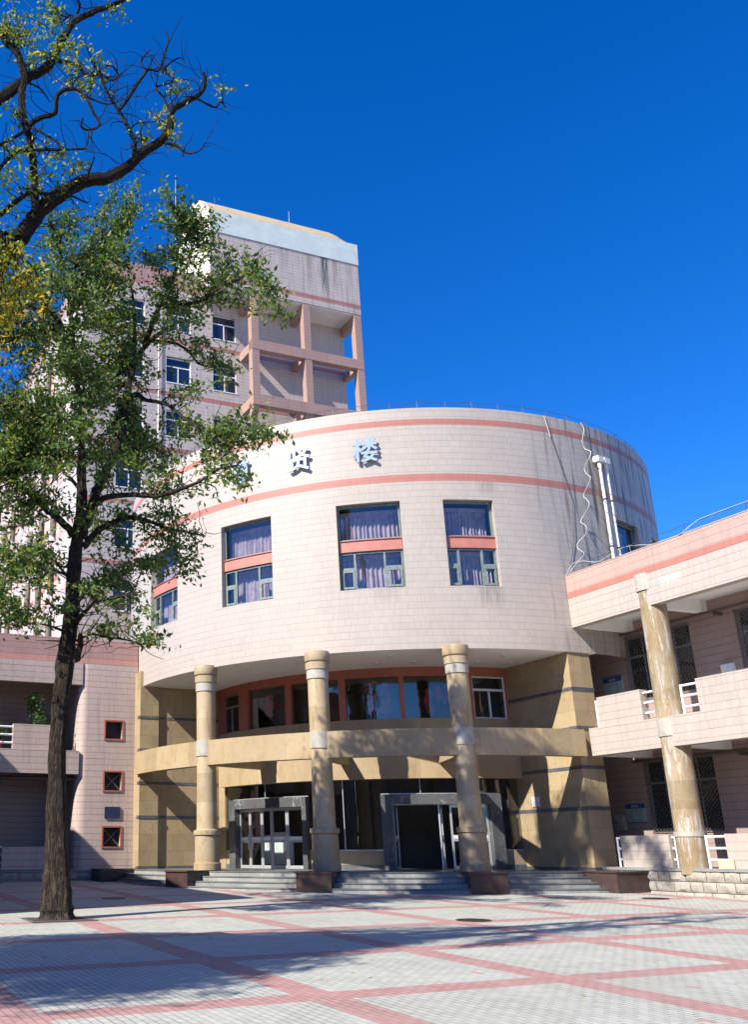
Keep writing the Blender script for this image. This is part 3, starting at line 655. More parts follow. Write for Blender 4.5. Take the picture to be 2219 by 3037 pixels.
# bay: flat front and a rounded left edge
m=MB(); rr_=.38; xs=-14.12
def bay(u,o,z):
    if u>=0: return (xs+rr_+u,B0+o,z)
    a=-u/rr_; r=rr_-o; return (xs+rr_-r*math.sin(a),B0+rr_-r*math.cos(a),z)
flat=-11.68-(xs+rr_)
m.gridwall(bay,[-rr_*math.pi/2*i/8 for i in range(9)]+[0,flat],[.55,8.42],[(h[0]-xs-rr_,h[1]-xs-rr_,h[2],h[3]) for h in SQ],.3)
m.face([(xs,B0+rr_,.55),(xs,B0+rr_,8.42),(xs,B0+2.4,8.42),(xs,B0+2.4,.55)])
m.build('bay_wall','left_tile',lw)
for h in SQ:
    m=MB(); t=.06; x0,x1,z0,z1=h
    m.box(x0-t,x1+t,B0-.03,B0+.05,z1,z1+t); m.box(x0-t,x1+t,B0-.03,B0+.05,z0-t,z0); m.box(x0-t,x0,B0-.03,B0+.05,z0,z1); m.box(x1,x1+t,B0-.03,B0+.05,z0,z1)
    f=m.build('square_window','terracotta',lw)
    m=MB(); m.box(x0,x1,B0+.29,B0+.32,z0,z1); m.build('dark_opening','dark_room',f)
    if z0<5: 
        m=MB(); m.tube([(x0+.03,B0+.12,z0+.03),(x1-.03,B0+.12,z1-.03)],.013,5); m.tube([(x0+.03,B0+.12,z1-.03),(x1-.03,B0+.12,z0+.03)],.013,5); m.build('cross_bar','grey_frame',f)
lbox('balcony_edge','left_tile',AE,-14.06,B0-.03,B0+.3,4.08,4.97)
lbox('floor_slab','grey_room',AE,-14.0,B0+.3,B0+2.6,4.4,4.96)
lbox('ceiling','grey_room',AE,-13.9,B0+.3,B0+2.6,7.9,8.0)
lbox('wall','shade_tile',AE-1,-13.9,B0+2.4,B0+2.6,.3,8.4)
lbox('roof','grey_room',AE,-9,B0+.4,12.5,8.9,9.1)
lbox('parapet_panel','left_tile',-16.68,-15.05,B0+.02,B0+.3,4.972,5.92)
lbox('parapet_panel','left_tile',-21.5,-18.4,B0+.02,B0+.3,4.972,5.92)
lbox('parapet_panel','left_tile',-16.85,-14.6,B0+.02,B0+.3,.60,1.42)
lbox('parapet_panel','left_tile',-21.5,-18.4,B0+.02,B0+.3,.60,1.42)
railing(lw,[(-18.4,B0+.16),(-16.68,B0+.16)],4.972,(.24,.54,.84),.038,[(-17.6,B0+.16)])
railing(lw,[(-15.05,B0+.16),(-14.72,B0+.16)],4.972,(.24,.54,.84),.045,[(-14.74,B0+.16)])
railing(lw,[(-18.4,B0+.16),(-16.85,B0+.16)],.60,(.24,.54,.80),.038,[(-17.6,B0+.16)])
lbox('plinth_core','ashlar',AE,-11.7,B0+.03,B0+2.5,-.5,.50)
lbox('plinth_cap','ashlar_cap',AE,-13.38,B0-.05,B0+2.5,.52,.58)
ashlar(lw,'x',AE,-13.38,B0,-1,[(-.1,.22),(.22,.52)])
m=MB(); m.tube([(AE,B0+.45,3.92),(-14.1,B0+.45,3.92)],.09,8)
for x in (-18.6,-16.9,-15.2): m.box(x-.06,x+.06,B0+.38,B0+.52,3.68,3.85)
m.build('conduit','conduit_brown',lw)
# ---------------- west wing, beyond the left edge of the view; its shadow lies on the plaza
ww=thing('wing_building','pink parapet wing with square columns closing the left side of the plaza','building')
def wbox(name,mat,x0,x1,y0,y1,z0,z1): m=MB(); m.box(x0,x1,y0,y1,z0,z1); m.build(name,mat,ww)
wbox('fascia','left_tile',-33,-22.2,-14.07,12,7.56,9.42)
wbox('balcony_edge','left_tile',-33,-22.21,-14.05,B0,4.08,4.97)
wbox('parapet_panel','left_tile',-22.5,-22.24,-14.05,B0,4.972,5.92)
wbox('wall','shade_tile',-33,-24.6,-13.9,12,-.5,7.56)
for y in (-14.0,-9.5,-5.0): wbox('column','left_tile',-22.75,-22.25,y,y+.5,-.6,7.56)
wbox('end_wall','left_tile',-33,-22.22,-14.06,-13.7,-.7,7.56)
# ---------------- tower behind
tw=thing('tower_building','tall pink striped tower behind the hall with an open frame and white top band','building')
BF=13.58; AL,AR=-11.3,7.0; HT=36.85
WC=[(-9.02,-7.34),(-5.9,-4.25),(-2.73,-1.13)]
WZ=[(34.25,32.5),(30.6,28.8),(26.9,25.15),(23.15,21.45),(19.4,17.75),(15.65,14.0)]
holes=[(a,b,z1,z0) for a,b in WC for z0,z1 in WZ]
m=MB(); m.gridwall(lambda u,o,z:(u,BF+o,z),[AL,AR],[0,HT],holes,.22)
m.build('front_wall','tower_tile',tw)
m=MB(); m.box(AL+.01,AR-.01,BF+.4,BF+30,0,HT-.3); m.build('core','tower_tile',tw)
m=MB(); m.box(AR-.4,AR,BF+.01,BF+12,0,HT-.3); m.build('side_wall','tower_tile',tw)
def tower_window(a,b,z1,z0):
    m=MB(); y=BF+.16; t=.06; w=b-a; h=z0-z1
    for x0,x1 in ((0,t),(w-t,w),(w/2-t/2,w/2+t/2)): m.box(x0,x1,y-.03,y+.03,0,h if x0!=w/2-t/2 else h*.66)
    for q0,q1 in ((0,t),(h*.66-.03,h*.66+.04),(h-t,h)): m.box(t,w-t,y-.028,y+.028,q0,q1)
    m.box(-.03,w+.03,BF-.03,BF+.2,-.06,-.005)
    f=m.build('window','white_frame',tw); m=MB(); m.box(0,w,y+.0,y+.01,0,h); m.build('pane','tower_glass',f); f.location=(a,0,z1); return f
f0=tower_window(*holes[0][:2],holes[0][2],holes[0][3])
for a,b,z1,z0 in holes[1:]: copytree(f0,tw,(a,0,z1))
# sunlit west face with slanting fins
zw=35.0
m=MB(); wh=[]
for i in range(7):
    y=BF+3.7+3.4*i
    for k in range(6): wh.append((y,y+1.5,33.4-3.75*k-2.6,33.4-3.75*k))
m.gridwall(lambda u,o,z:(AL+o,u,z),[BF,BF+30],[0,35.6],wh,.25); m.build('west_wall','west_tile',tw)
def fin():
    m=MB(); d=.42; h=2.6
    P=[(0,0,0),(-d,-d,.1),(-d,-d+.12,.1),(.1,.12,0)]; Q=[(0,0,h),(-d,-d,h-.25),(-d,-d+.12,h-.25),(.1,.12,h)]
    for i in range(4): j=(i+1)%4; m.face([P[i],P[j],Q[j],Q[i]])
    m.face(Q); m.face(P[::-1]); return m.build('fin','cream_plaster',tw)
def wpane():
    m=MB(); m.box(.2,.22,0,1.5,0,2.6); return m.build('pane','tower_glass',tw)
f1=fin(); p1=wpane()
for i,(y0,y1,z0,z1) in enumerate(wh):
    for q,o in ((f1,(AL-.01,y1,z0)),(p1,(AL,y0,z0))):
        if i: copytree(q,tw,o)
        else: q.location=o
# upper block on the open frame
BB=11.58; XL,XR=-3.64,7.25; ZB,ZW_=35.2,39.08; ZTP=40.70
m=MB(); m.box(XL,XR,BB,BF+4.4,ZB,ZW_); m.build('upper_block','tower_top_tile',tw)
m=MB(); m.box(XL-.02,XR+.04,BB-.05,BF+4.4,ZW_,ZTP); m.build('white_band','plaster_white',tw)
m=MB(); m.box(XL-.06,XL-.005,BB-.02,BF+4.35,35.98,ZW_); m.build('end_panel','cream_plaster',tw)
prof=[(BB+.06,ZTP),(BB+.25,41.15),(BB+.8,41.85),(BB+1.7,42.6),(BB+2.9,43.25),(BB+4.2,43.2),(BB+5.4,42.4),(BF+4.3,ZTP)]
m=MB()
secs=[(XL-.03,1),(5.6,1),(6.2,.9),(6.6,.6),(6.85,.02)]
for (x0,s0),(x1,s1) in zip(secs,secs[1:]):
    S=lambda s:[(y,ZTP+(z-ZTP)*s) for y,z in prof]
    for i in range(len(prof)-1):
        a,b=S(s0),S(s1); m.face([(x0,*a[i]),(x1,*b[i]),(x1,*b[i+1]),(x0,*a[i+1])],None,False)
m.build('vaulted_roof','roof_tan',tw)
m=MB(); m.face([(XL-.05,y,z) for y,z in prof][::-1]); m.build('gable_end','cream_plaster',tw); m=MB(); m.box(XL-.05,XL-.02,BB-.04,BF+4.4,ZW_,ZTP); m.build('end_panel','cream_plaster',tw)
m=MB(); m.box(XL+.05,XR-.05,BB+.1,BF,ZB-.06,ZB-.003); m.build('soffit','white_paint',tw)
FX=[(-.9,-.40),(2.86,3.35),(6.72,7.22)]
for x0,x1 in FX: m=MB(); m.box(x0,x1,BB,BB+.5,27.9,ZB-.06); m.build('frame_post','frame_tile',tw)
for z0,z1 in ((31.08,31.76),(27.25,27.98)): m=MB(); m.box(-.9,7.22,BB-.02,BB+.45,z0,z1); m.build('frame_beam','frame_tile',tw)
for x0,x1 in FX:
    for z0,z1 in ((31.12,31.72),(27.3,27.94)):
        m=MB(); m.box(x0+.06,x1-.06,BB+.45,BF,z0,z1); m.build('tie_beam','frame_tile',tw)
    m=MB(); m.xprism([(BB+.02,27.25),(BB+.5,27.25),(BF+.1,24.4),(BF+.1,23.7)],x0+.05,x1-.05); m.build('brace','frame_tile',tw)
    m=MB(); m.box(x0+.06,x1-.06,BB+.5,BF,34.5,ZB-.02); m.build('tie_beam','frame_tile',tw)
m=MB(); m.tube([(-6.45,BF-.12,33.5),(-6.45,BF-.12,13)],.035,8); m.build('downpipe','pvc',tw)
m=MB()
for i in range(8): 
    a=math.pi*(.25+.5*i/7); m.tube([(5.0+1.6*math.cos(math.pi-a*1.0)+1,BB+2.2,41.6),(5.0+1.6*math.cos(math.pi-a)+1,BB+2.2,42.75-.5*abs(i-3.5)/3.5)],.015,4)
m.tube([(6+1.6*math.cos(math.pi-math.pi*(.25+.5*i/7)),BB+2.2,42.75-.5*abs(i-3.5)/3.5) for i in range(8)],.015,4); m.build('roof_rail','rail_dark',tw)
for nm,lab,x,y,z0,z1,r in (('lightning_rod','tall pale lightning rod on the left of the tower roof beside the tree top',-5.15,14.,36.8,44.75,.05),('lightning_rod','short pale lightning rod standing on the tan vaulted tower roof',2.88,13.0,42.0,43.3,.04)):
    t=MB(); t.tube([(0,0,0),(0,0,z1-z0)],[r,r*.4],6); o=t.build(nm,'aluminium'); o.location=W(x,y,z0); props(o,lab,'lightning rod')
m=MB(); m.tube([(-9.5,15,HT-.3),(-9.5,15,HT+2.4)],.11,8); m.tube([(-9.5,15,HT+2.4),(-9.3,15,HT+2.9)],.13,8); m.build('vent_pipe','white_pipe',tw)

# ---------------- low unseen block added behind the viewer to darken the shop front's reflections
fb=thing('reflection_block','long brown brick block with rows of windows facing the hall across the plaza','building',(8,-34,0),0)
m=MB(); hl=[(-38+4*i,-36+4*i,z,z+1.9) for i in range(19) for z in (1.2,4.9,8.6)]
m.gridwall(lambda u,o,z:(-u,-o,z),[-40,40],[-1.5,11.6],hl,.2); m.build('wall','brown_brick',fb)
m=MB(); m.box(-40,40,-12,-.3,-1.5,11.5); m.build('core','tower_glass',fb)
m=MB(); m.box(-40.3,40.3,-12.3,.25,11.6,11.9); m.build('roof','grey_room',fb)

f2=copytree(fb,None,(-48,-2,0),R_(-90)); f2['label']='long brown brick block with rows of windows closing the far west side'; f2['group']='brick blocks round the plaza'; fb['group']='brick blocks round the plaza'  # second unseen block, added to keep open sky out of the glass
BR1=[[[-2.92,22.1,-0.2,0.439],[-2.92,22.1,-0.07,0.375],[-2.94,22.1,0.37,0.305],[-2.99,22.1,1.4,0.236],[-3.05,22.1,2.84,0.2],[-3.03,22.1,4.33,0.181],[-2.94,22.1,5.42,0.212],[-2.9,22.1,6.01,0.182],[-2.84,22.1,6.71,0.176],[-2.84,22.1,7.35,0.169],[-2.79,22.1,8.27,0.147],[-2.7,22.1,9.22,0.132],[-2.72,22.1,9.85,0.117],[-2.76,22.1,10.77,0.106]],[[-2.76,22.1,10.77,0.093],[-2.78,21.93,11.52,0.086],[-2.81,21.77,12.01,0.079],[-2.9,21.6,12.55,0.072],[-2.96,21.43,13.13,0.065],[-3.03,21.27,13.93,0.058],[-3.16,21.1,14.94,0.052],[-3.32,20.93,15.6,0.044],[-3.41,20.77,15.92,0.037],[-3.57,20.6,16.39,0.03]],[[-3.16,21.1,14.94,0.056],[-2.88,21.5,15.88,0.049],[-2.36,21.9,16.6,0.043],[-2.0,22.3,17.17,0.035],[-1.64,22.7,17.95,0.027],[-1.41,23.1,18.91,0.019]],[[-3.29,21.5,13.91,0.065],[-3.53,20.87,14.05,0.049],[-3.71,20.23,14.02,0.034],[-3.96,19.6,13.86,0.02]],[[-3.31,21.1,14.73,0.043],[-3.48,20.6,14.76,0.034],[-3.8,20.1,14.46,0.025],[-4.18,19.6,14.08,0.016]],[[-2.71,22.1,8.47,0.147],[-2.55,22.27,9.05,0.14],[-2.38,22.43,9.75,0.132],[-2.19,22.6,10.27,0.124],[-2.0,22.77,10.91,0.116],[-1.87,22.93,11.42,0.107],[-1.78,23.1,12.18,0.098],[-1.74,23.27,12.77,0.089],[-1.62,23.43,13.67,0.08],[-1.43,23.6,14.27,0.07],[-1.09,23.77,14.82,0.06],[-0.74,23.93,15.21,0.049],[-0.42,24.1,15.54,0.039]],[[-1.54,23.4,13.9,0.06],[-1.55,23.33,14.74,0.051],[-1.58,23.25,15.39,0.042],[-1.64,23.18,15.94,0.033],[-1.76,23.1,16.65,0.024]],[[-1.29,23.7,14.59,0.085],[-1.08,23.4,15.13,0.076],[-0.82,23.1,15.65,0.067],[-0.61,22.8,15.75,0.057],[-0.4,22.5,16.31,0.049],[-0.35,22.2,16.75,0.04],[-0.14,21.9,16.82,0.031],[0.25,21.6,16.89,0.022]],[[-0.71,23.1,15.46,0.051],[-0.24,22.67,15.24,0.046],[0.29,22.24,15.11,0.04],[0.48,21.81,14.95,0.035],[0.76,21.39,15.0,0.03],[1.31,20.96,14.97,0.026],[1.42,20.53,15.09,0.021],[1.6,20.1,14.92,0.017]],[[-1.09,23.8,14.78,0.047],[-0.53,24.16,14.93,0.042],[-0.11,24.52,14.89,0.037],[0.2,24.88,14.67,0.031],[0.58,25.24,14.74,0.026],[1.24,25.6,14.96,0.02]],[[-1.71,23.1,12.7,0.068],[-1.4,22.73,12.57,0.061],[-1.15,22.35,12.24,0.054],[-0.66,21.98,11.95,0.048],[-0.28,21.6,11.47,0.042],[0.07,21.23,10.99,0.036],[0.38,20.85,10.63,0.03],[0.59,20.48,10.25,0.025],[0.7,20.1,9.57,0.019]],[[-2.5,22.1,9.17,0.083],[-2.15,21.73,9.31,0.074],[-1.51,21.35,9.26,0.065],[-0.92,20.98,9.07,0.057],[-0.48,20.6,9.02,0.048],[-0.18,20.23,8.99,0.04],[0.15,19.85,8.99,0.033],[0.63,19.48,9.15,0.025],[1.03,19.1,9.08,0.018]],[[-2.6,22.1,8.21,0.09],[-2.38,22.46,8.67,0.082],[-2.05,22.81,9.02,0.073],[-1.62,23.17,9.32,0.064],[-1.17,23.53,9.37,0.054],[-0.7,23.89,9.28,0.044],[-0.22,24.24,9.29,0.033],[0.37,24.6,9.28,0.023]],[[-2.84,22.1,8.47,0.098],[-3.15,21.77,8.76,0.089],[-3.42,21.43,8.88,0.079],[-3.64,21.1,9.04,0.069],[-4.03,20.77,9.33,0.06],[-4.41,20.43,9.61,0.051],[-4.89,20.1,9.76,0.042]],[[-2.8,22.1,9.74,0.05],[-3.31,22.73,10.44,0.044],[-3.74,23.35,10.84,0.038],[-4.33,23.98,11.0,0.031],[-4.92,24.6,10.96,0.023]],[[-2.83,22.1,11.06,0.059],[-3.01,21.74,11.08,0.054],[-3.22,21.39,11.15,0.05],[-3.47,21.03,11.19,0.045],[-3.73,20.67,11.15,0.04],[-4.18,20.31,11.12,0.036],[-4.41,19.96,10.99,0.031],[-4.79,19.6,10.87,0.027]],[[-2.74,22.1,6.3,0.064],[-2.61,21.77,6.39,0.056],[-2.39,21.43,6.51,0.048],[-2.17,21.1,6.6,0.04],[-1.83,20.77,6.57,0.033],[-1.5,20.43,6.55,0.025],[-1.09,20.1,6.54,0.018]],[[-2.73,22.1,6.79,0.044],[-2.54,22.5,7.21,0.039],[-2.37,22.9,7.55,0.034],[-2.13,23.3,7.82,0.029],[-1.89,23.7,8.01,0.023],[-1.5,24.1,8.19,0.018]],[[-2.9,22.1,7.41,0.036],[-3.12,21.27,7.36,0.029],[-3.16,20.43,7.1,0.021],[-3.22,19.6,6.71,0.014]],[[-2.88,22.1,7.29,0.036],[-3.21,22.77,7.81,0.031],[-3.6,23.43,8.35,0.024],[-4.08,24.1,8.66,0.018]],[[-2.89,22.1,6.06,0.036],[-3.16,21.43,6.07,0.028],[-3.51,20.77,6.0,0.021],[-3.82,20.1,5.77,0.014]],[[-2.7,22.1,5.9,0.036],[-2.34,21.73,5.97,0.03],[-1.91,21.35,5.81,0.025],[-1.35,20.98,5.65,0.02],[-1.03,20.6,5.42,0.015]],[[-2.66,21.8,5.32,0.085],[-2.59,21.75,5.66,0.074],[-2.57,21.7,5.97,0.062]]]
BR2=[[[-5.9,11.2,-0.36,0.46],[-5.85,11.25,0.2,0.36],[-5.75,11.3,2.2,0.31],[-5.5,11.4,4.6,0.28],[-4.9,11.7,6.6,0.25],[-3.06,12.0,9.08,0.137],[-2.8,12.04,9.43,0.131],[-2.6,12.07,9.72,0.125],[-2.4,12.11,10.12,0.119],[-2.21,12.14,10.45,0.113],[-1.97,12.18,10.7,0.107],[-1.66,12.21,10.95,0.1],[-1.29,12.25,11.05,0.093],[-1.08,12.28,11.2,0.086],[-0.92,12.32,11.37,0.079],[-0.76,12.35,11.61,0.072],[-0.49,12.39,11.84,0.065],[-0.33,12.42,12.14,0.058],[-0.3,12.46,12.5,0.05],[-0.11,12.49,12.69,0.043],[0.12,12.53,12.88,0.035],[0.25,12.56,13.13,0.027],[0.22,12.6,13.45,0.02]],[[-0.89,12.3,11.39,0.042],[-0.89,12.34,11.6,0.038],[-0.88,12.39,11.81,0.034],[-1.01,12.43,12.21,0.03],[-1.16,12.47,12.55,0.026],[-1.36,12.51,12.93,0.022],[-1.47,12.56,13.32,0.018],[-1.58,12.6,13.58,0.014]],[[-1.14,12.4,12.49,0.032],[-0.97,12.37,12.73,0.029],[-0.7,12.33,13.21,0.025],[-0.5,12.3,13.19,0.02],[-0.4,12.27,13.53,0.016],[-0.35,12.23,13.76,0.012],[-0.4,12.2,13.91,0.008]],[[-0.45,12.3,13.17,0.019],[-0.39,12.33,13.14,0.016],[-0.38,12.35,13.32,0.014],[-0.16,12.38,13.52,0.011],[-0.07,12.4,13.38,0.008]],[[-0.7,12.3,13.18,0.019],[-0.8,12.4,13.48,0.014],[-0.64,12.5,13.83,0.008]],[[-0.45,12.4,11.85,0.027],[-0.2,12.3,11.68,0.022],[-0.06,12.2,11.47,0.017],[0.13,12.1,11.42,0.012],[0.24,12.0,11.51,0.008]],[[-0.3,12.4,12.42,0.024],[-0.43,12.5,12.82,0.021],[-0.56,12.6,13.12,0.017],[-0.31,12.7,13.32,0.013],[-0.29,12.8,13.58,0.009]],[[0.09,12.5,12.82,0.019],[0.39,12.6,12.71,0.016],[0.5,12.7,12.91,0.012],[0.6,12.8,12.87,0.008]],[[-0.97,12.5,12.18,0.014],[-0.86,12.63,12.42,0.011],[-0.61,12.77,12.57,0.008],[-0.42,12.9,12.71,0.006]],[[-5.5,11.4,4.6,0.2],[-5.2,11.6,7.5,0.17],[-4.6,11.8,10,0.15],[-3.27,12.0,12.11,0.1],[-2.98,12.05,12.41,0.093],[-2.77,12.09,12.66,0.087],[-2.61,12.14,12.86,0.081],[-2.32,12.18,13.12,0.074],[-2.21,12.23,13.41,0.068],[-2.11,12.27,13.77,0.061],[-1.93,12.32,14.21,0.055],[-1.64,12.36,14.45,0.048],[-1.34,12.41,14.66,0.04],[-1.09,12.45,14.84,0.033],[-0.89,12.5,15.1,0.026]],[[-3.03,12.0,13.72,0.054],[-2.94,12.0,13.44,0.055],[-2.81,12.0,13.34,0.056],[-2.67,12.0,13.03,0.057],[-2.61,12.0,12.67,0.057],[-2.64,12.0,12.43,0.058],[-2.6,12.0,12.07,0.059],[-2.51,12.0,11.72,0.059],[-2.42,12.0,11.32,0.06],[-2.35,12.0,10.75,0.06],[-2.32,12.0,10.21,0.06]],[[-2.51,12.0,11.81,0.042],[-2.29,11.93,11.92,0.039],[-2.07,11.85,11.94,0.036],[-2.05,11.78,12.16,0.034],[-1.93,11.71,12.24,0.031],[-1.7,11.64,12.17,0.028],[-1.57,11.56,11.96,0.025],[-1.44,11.49,11.61,0.023],[-1.33,11.42,11.32,0.02],[-1.48,11.35,11.17,0.017],[-1.58,11.27,11.16,0.015],[-1.55,11.2,11.26,0.012]],[[-1.66,11.7,12.17,0.021],[-1.49,11.65,12.01,0.017],[-1.27,11.6,11.87,0.014],[-1.09,11.55,11.86,0.011],[-0.97,11.5,11.9,0.008]],[[-1.47,11.3,11.13,0.015],[-1.47,11.2,10.83,0.012],[-1.48,11.1,10.64,0.01],[-1.35,11.0,10.47,0.007]],[[-2.11,12.1,13.19,0.035],[-1.8,12.01,13.01,0.031],[-1.59,11.93,12.74,0.028],[-1.39,11.84,12.66,0.024],[-1.19,11.76,12.47,0.02],[-1.11,11.67,12.49,0.017],[-1.17,11.59,12.56,0.014],[-1.28,11.5,12.5,0.01]],[[-2.77,11.7,9.98,0.039],[-2.56,11.72,10.21,0.035],[-2.35,11.75,10.39,0.03],[-2.13,11.78,10.39,0.025],[-1.91,11.8,10.46,0.02]],[[-2.98,11.5,10.41,0.039],[-2.78,11.56,10.68,0.034],[-2.59,11.62,11.0,0.029],[-2.15,11.68,11.1,0.024],[-1.86,11.74,11.15,0.018],[-1.57,11.8,11.23,0.013]],[[-3.01,11.5,10.9,0.025],[-2.84,11.67,11.18,0.025],[-2.54,11.83,11.55,0.026],[-2.46,12.0,11.78,0.026]],[[-2.4,11.9,11.69,0.021],[-2.2,11.87,11.54,0.018],[-2.02,11.83,11.37,0.015],[-1.87,11.8,11.2,0.013]],[[-1.92,12.3,14.09,0.022],[-1.97,12.37,14.42,0.018],[-2.08,12.43,14.39,0.013],[-2.16,12.5,14.43,0.009]],[[-1.88,12.3,14.38,0.025],[-1.82,12.2,14.47,0.02],[-1.92,12.1,14.59,0.014]],[[-1.59,12.1,10.86,0.021],[-1.49,11.9,11.0,0.014],[-1.42,11.7,10.98,0.008]],[[-2.58,12.0,9.67,0.035],[-2.61,11.7,9.62,0.027],[-2.68,11.4,9.48,0.019]],[[-1.96,12.1,10.64,0.026],[-1.8,12.3,10.74,0.018],[-1.6,12.5,10.77,0.011]],[[-2.58,12.1,12.76,0.019],[-2.4,12.23,12.76,0.015],[-2.3,12.37,12.7,0.012],[-2.28,12.5,12.74,0.008]]]
FO1=[[-1.09,21.2,17.12,1.31,0.95,1],[-2.01,21.1,16.35,1.18,0.94,1],[0.11,21.2,16.97,0.83,0.65,1],[0.59,21.8,16.27,0.72,0.96,1],[1.49,21.1,15.24,0.58,0.46,1],[1.9,20.6,14.78,0.51,0.34,1],[1.94,20.1,13.44,0.54,0.43,1],[1.18,22.1,15.07,0.96,0.6,1],[-0.02,22.4,15.83,1.1,0.98,1],[-1.11,22.1,15.36,1.08,0.96,1],[-2.57,21.1,15.26,1.04,1.04,1],[-3.53,20.1,14.09,0.99,0.99,1],[-3.19,21.1,16.36,0.94,0.71,1],[-2.19,21.1,13.94,0.91,0.8,1],[-1.51,23.1,14.29,0.99,0.74,1],[-2.77,20.6,12.89,0.77,0.66,1],[-0.28,23.6,15.43,1.02,0.64,1],[0.61,24.1,14.7,0.77,0.45,1],[1.27,24.6,14.39,0.52,0.29,1],[0.32,22.1,12.54,0.7,0.26,1],[1.46,20.6,10.7,0.75,0.48,1],[1.94,20.1,10.35,0.36,0.29,1],[0.84,21.1,10.46,0.98,0.54,1],[-0.03,22.1,11.15,0.8,0.34,1],[1.17,19.1,8.45,0.39,0.14,1],[0.33,20.1,9.3,0.77,0.46,1],[-0.25,21.1,9.64,0.86,0.54,1],[-1.1,23.1,11.08,0.95,0.53,1],[-1.88,21.1,10.47,0.65,0.54,1],[-2.8,20.6,10.48,0.96,0.58,1],[-3.54,20.1,9.92,0.93,0.62,1],[-4.14,20.1,9.48,0.51,0.62,1],[-4.01,20.1,10.95,0.52,0.52,1],[-3.39,20.1,11.18,0.84,0.53,1],[-2.74,21.6,11.92,0.79,0.57,1],[-2.48,21.1,12.41,0.67,0.45,1],[-3.3,20.6,12.39,0.66,0.44,1],[-3.77,20.6,8.79,0.93,0.52,1],[-2.9,21.1,8.86,0.85,0.53,1],[-2.24,23.1,9.33,0.69,0.58,1],[-1.08,23.1,9.2,1.04,0.4,1],[-0.1,24.1,9.23,0.48,0.34,1],[-0.52,24.1,8.54,0.77,0.38,1],[-1.41,23.1,8.24,0.91,0.51,1],[0.07,24.1,7.98,0.3,0.24,1],[-3.72,20.6,7.81,0.72,0.61,1],[-3.25,23.1,8.48,0.92,0.57,1],[-3.36,20.6,6.65,1.11,0.45,1],[-3.88,20.1,6.72,0.59,0.39,1],[-2.29,21.1,6.35,0.92,0.41,1],[-1.24,20.6,6.02,0.8,0.4,1],[-1.96,23.1,7.3,0.9,0.56,1],[-0.84,20.6,5.57,0.35,0.25,1],[-3.53,20.1,5.77,0.78,0.21,1],[-2.64,22.1,7.26,0.65,0.54,1],[-4.98,20.1,9.82,0.82,0.93,1],[-4.79,20.1,7.13,0.79,0.89,1],[-5.45,21.1,8.87,0.74,0.74,1],[-5.21,20.1,13.1,0.86,0.86,1],[-1.72,23.1,12.66,0.73,0.6,1],[-1.15,23.6,13.59,0.62,0.44,1],[-3.4,24.8,13.8,1.1,0.8,1.2],[-2.6,23.2,15.6,1.0,0.8,1.2],[-4.2,23.6,14.6,1.1,0.8,1.2],[-4.6,24.8,13.2,1.1,0.7,1.2],[-5.6,22.6,14.6,1.1,0.9,1.2],[-6.6,22.2,15.2,1.2,0.9,1.2],[-5.2,23.4,13.2,1.1,0.8,1.2],[-7.4,23,13.6,1.2,1,1.2],[-6.2,24,11.8,1.1,0.8,1.2],[-4.2,24.6,12.6,1.0,0.8,1.2],[-3.2,24.8,11.6,1,0.7,1.2],[-2,25,12.2,0.9,0.7,1.2],[-7,21.5,12,1.2,0.9,1.2],[-5.4,21,10.6,1.1,0.7,1.2],[-1.2,24.4,11.2,0.8,0.6,1.2],[-6.6,23,9.8,1,0.6,1.2]]
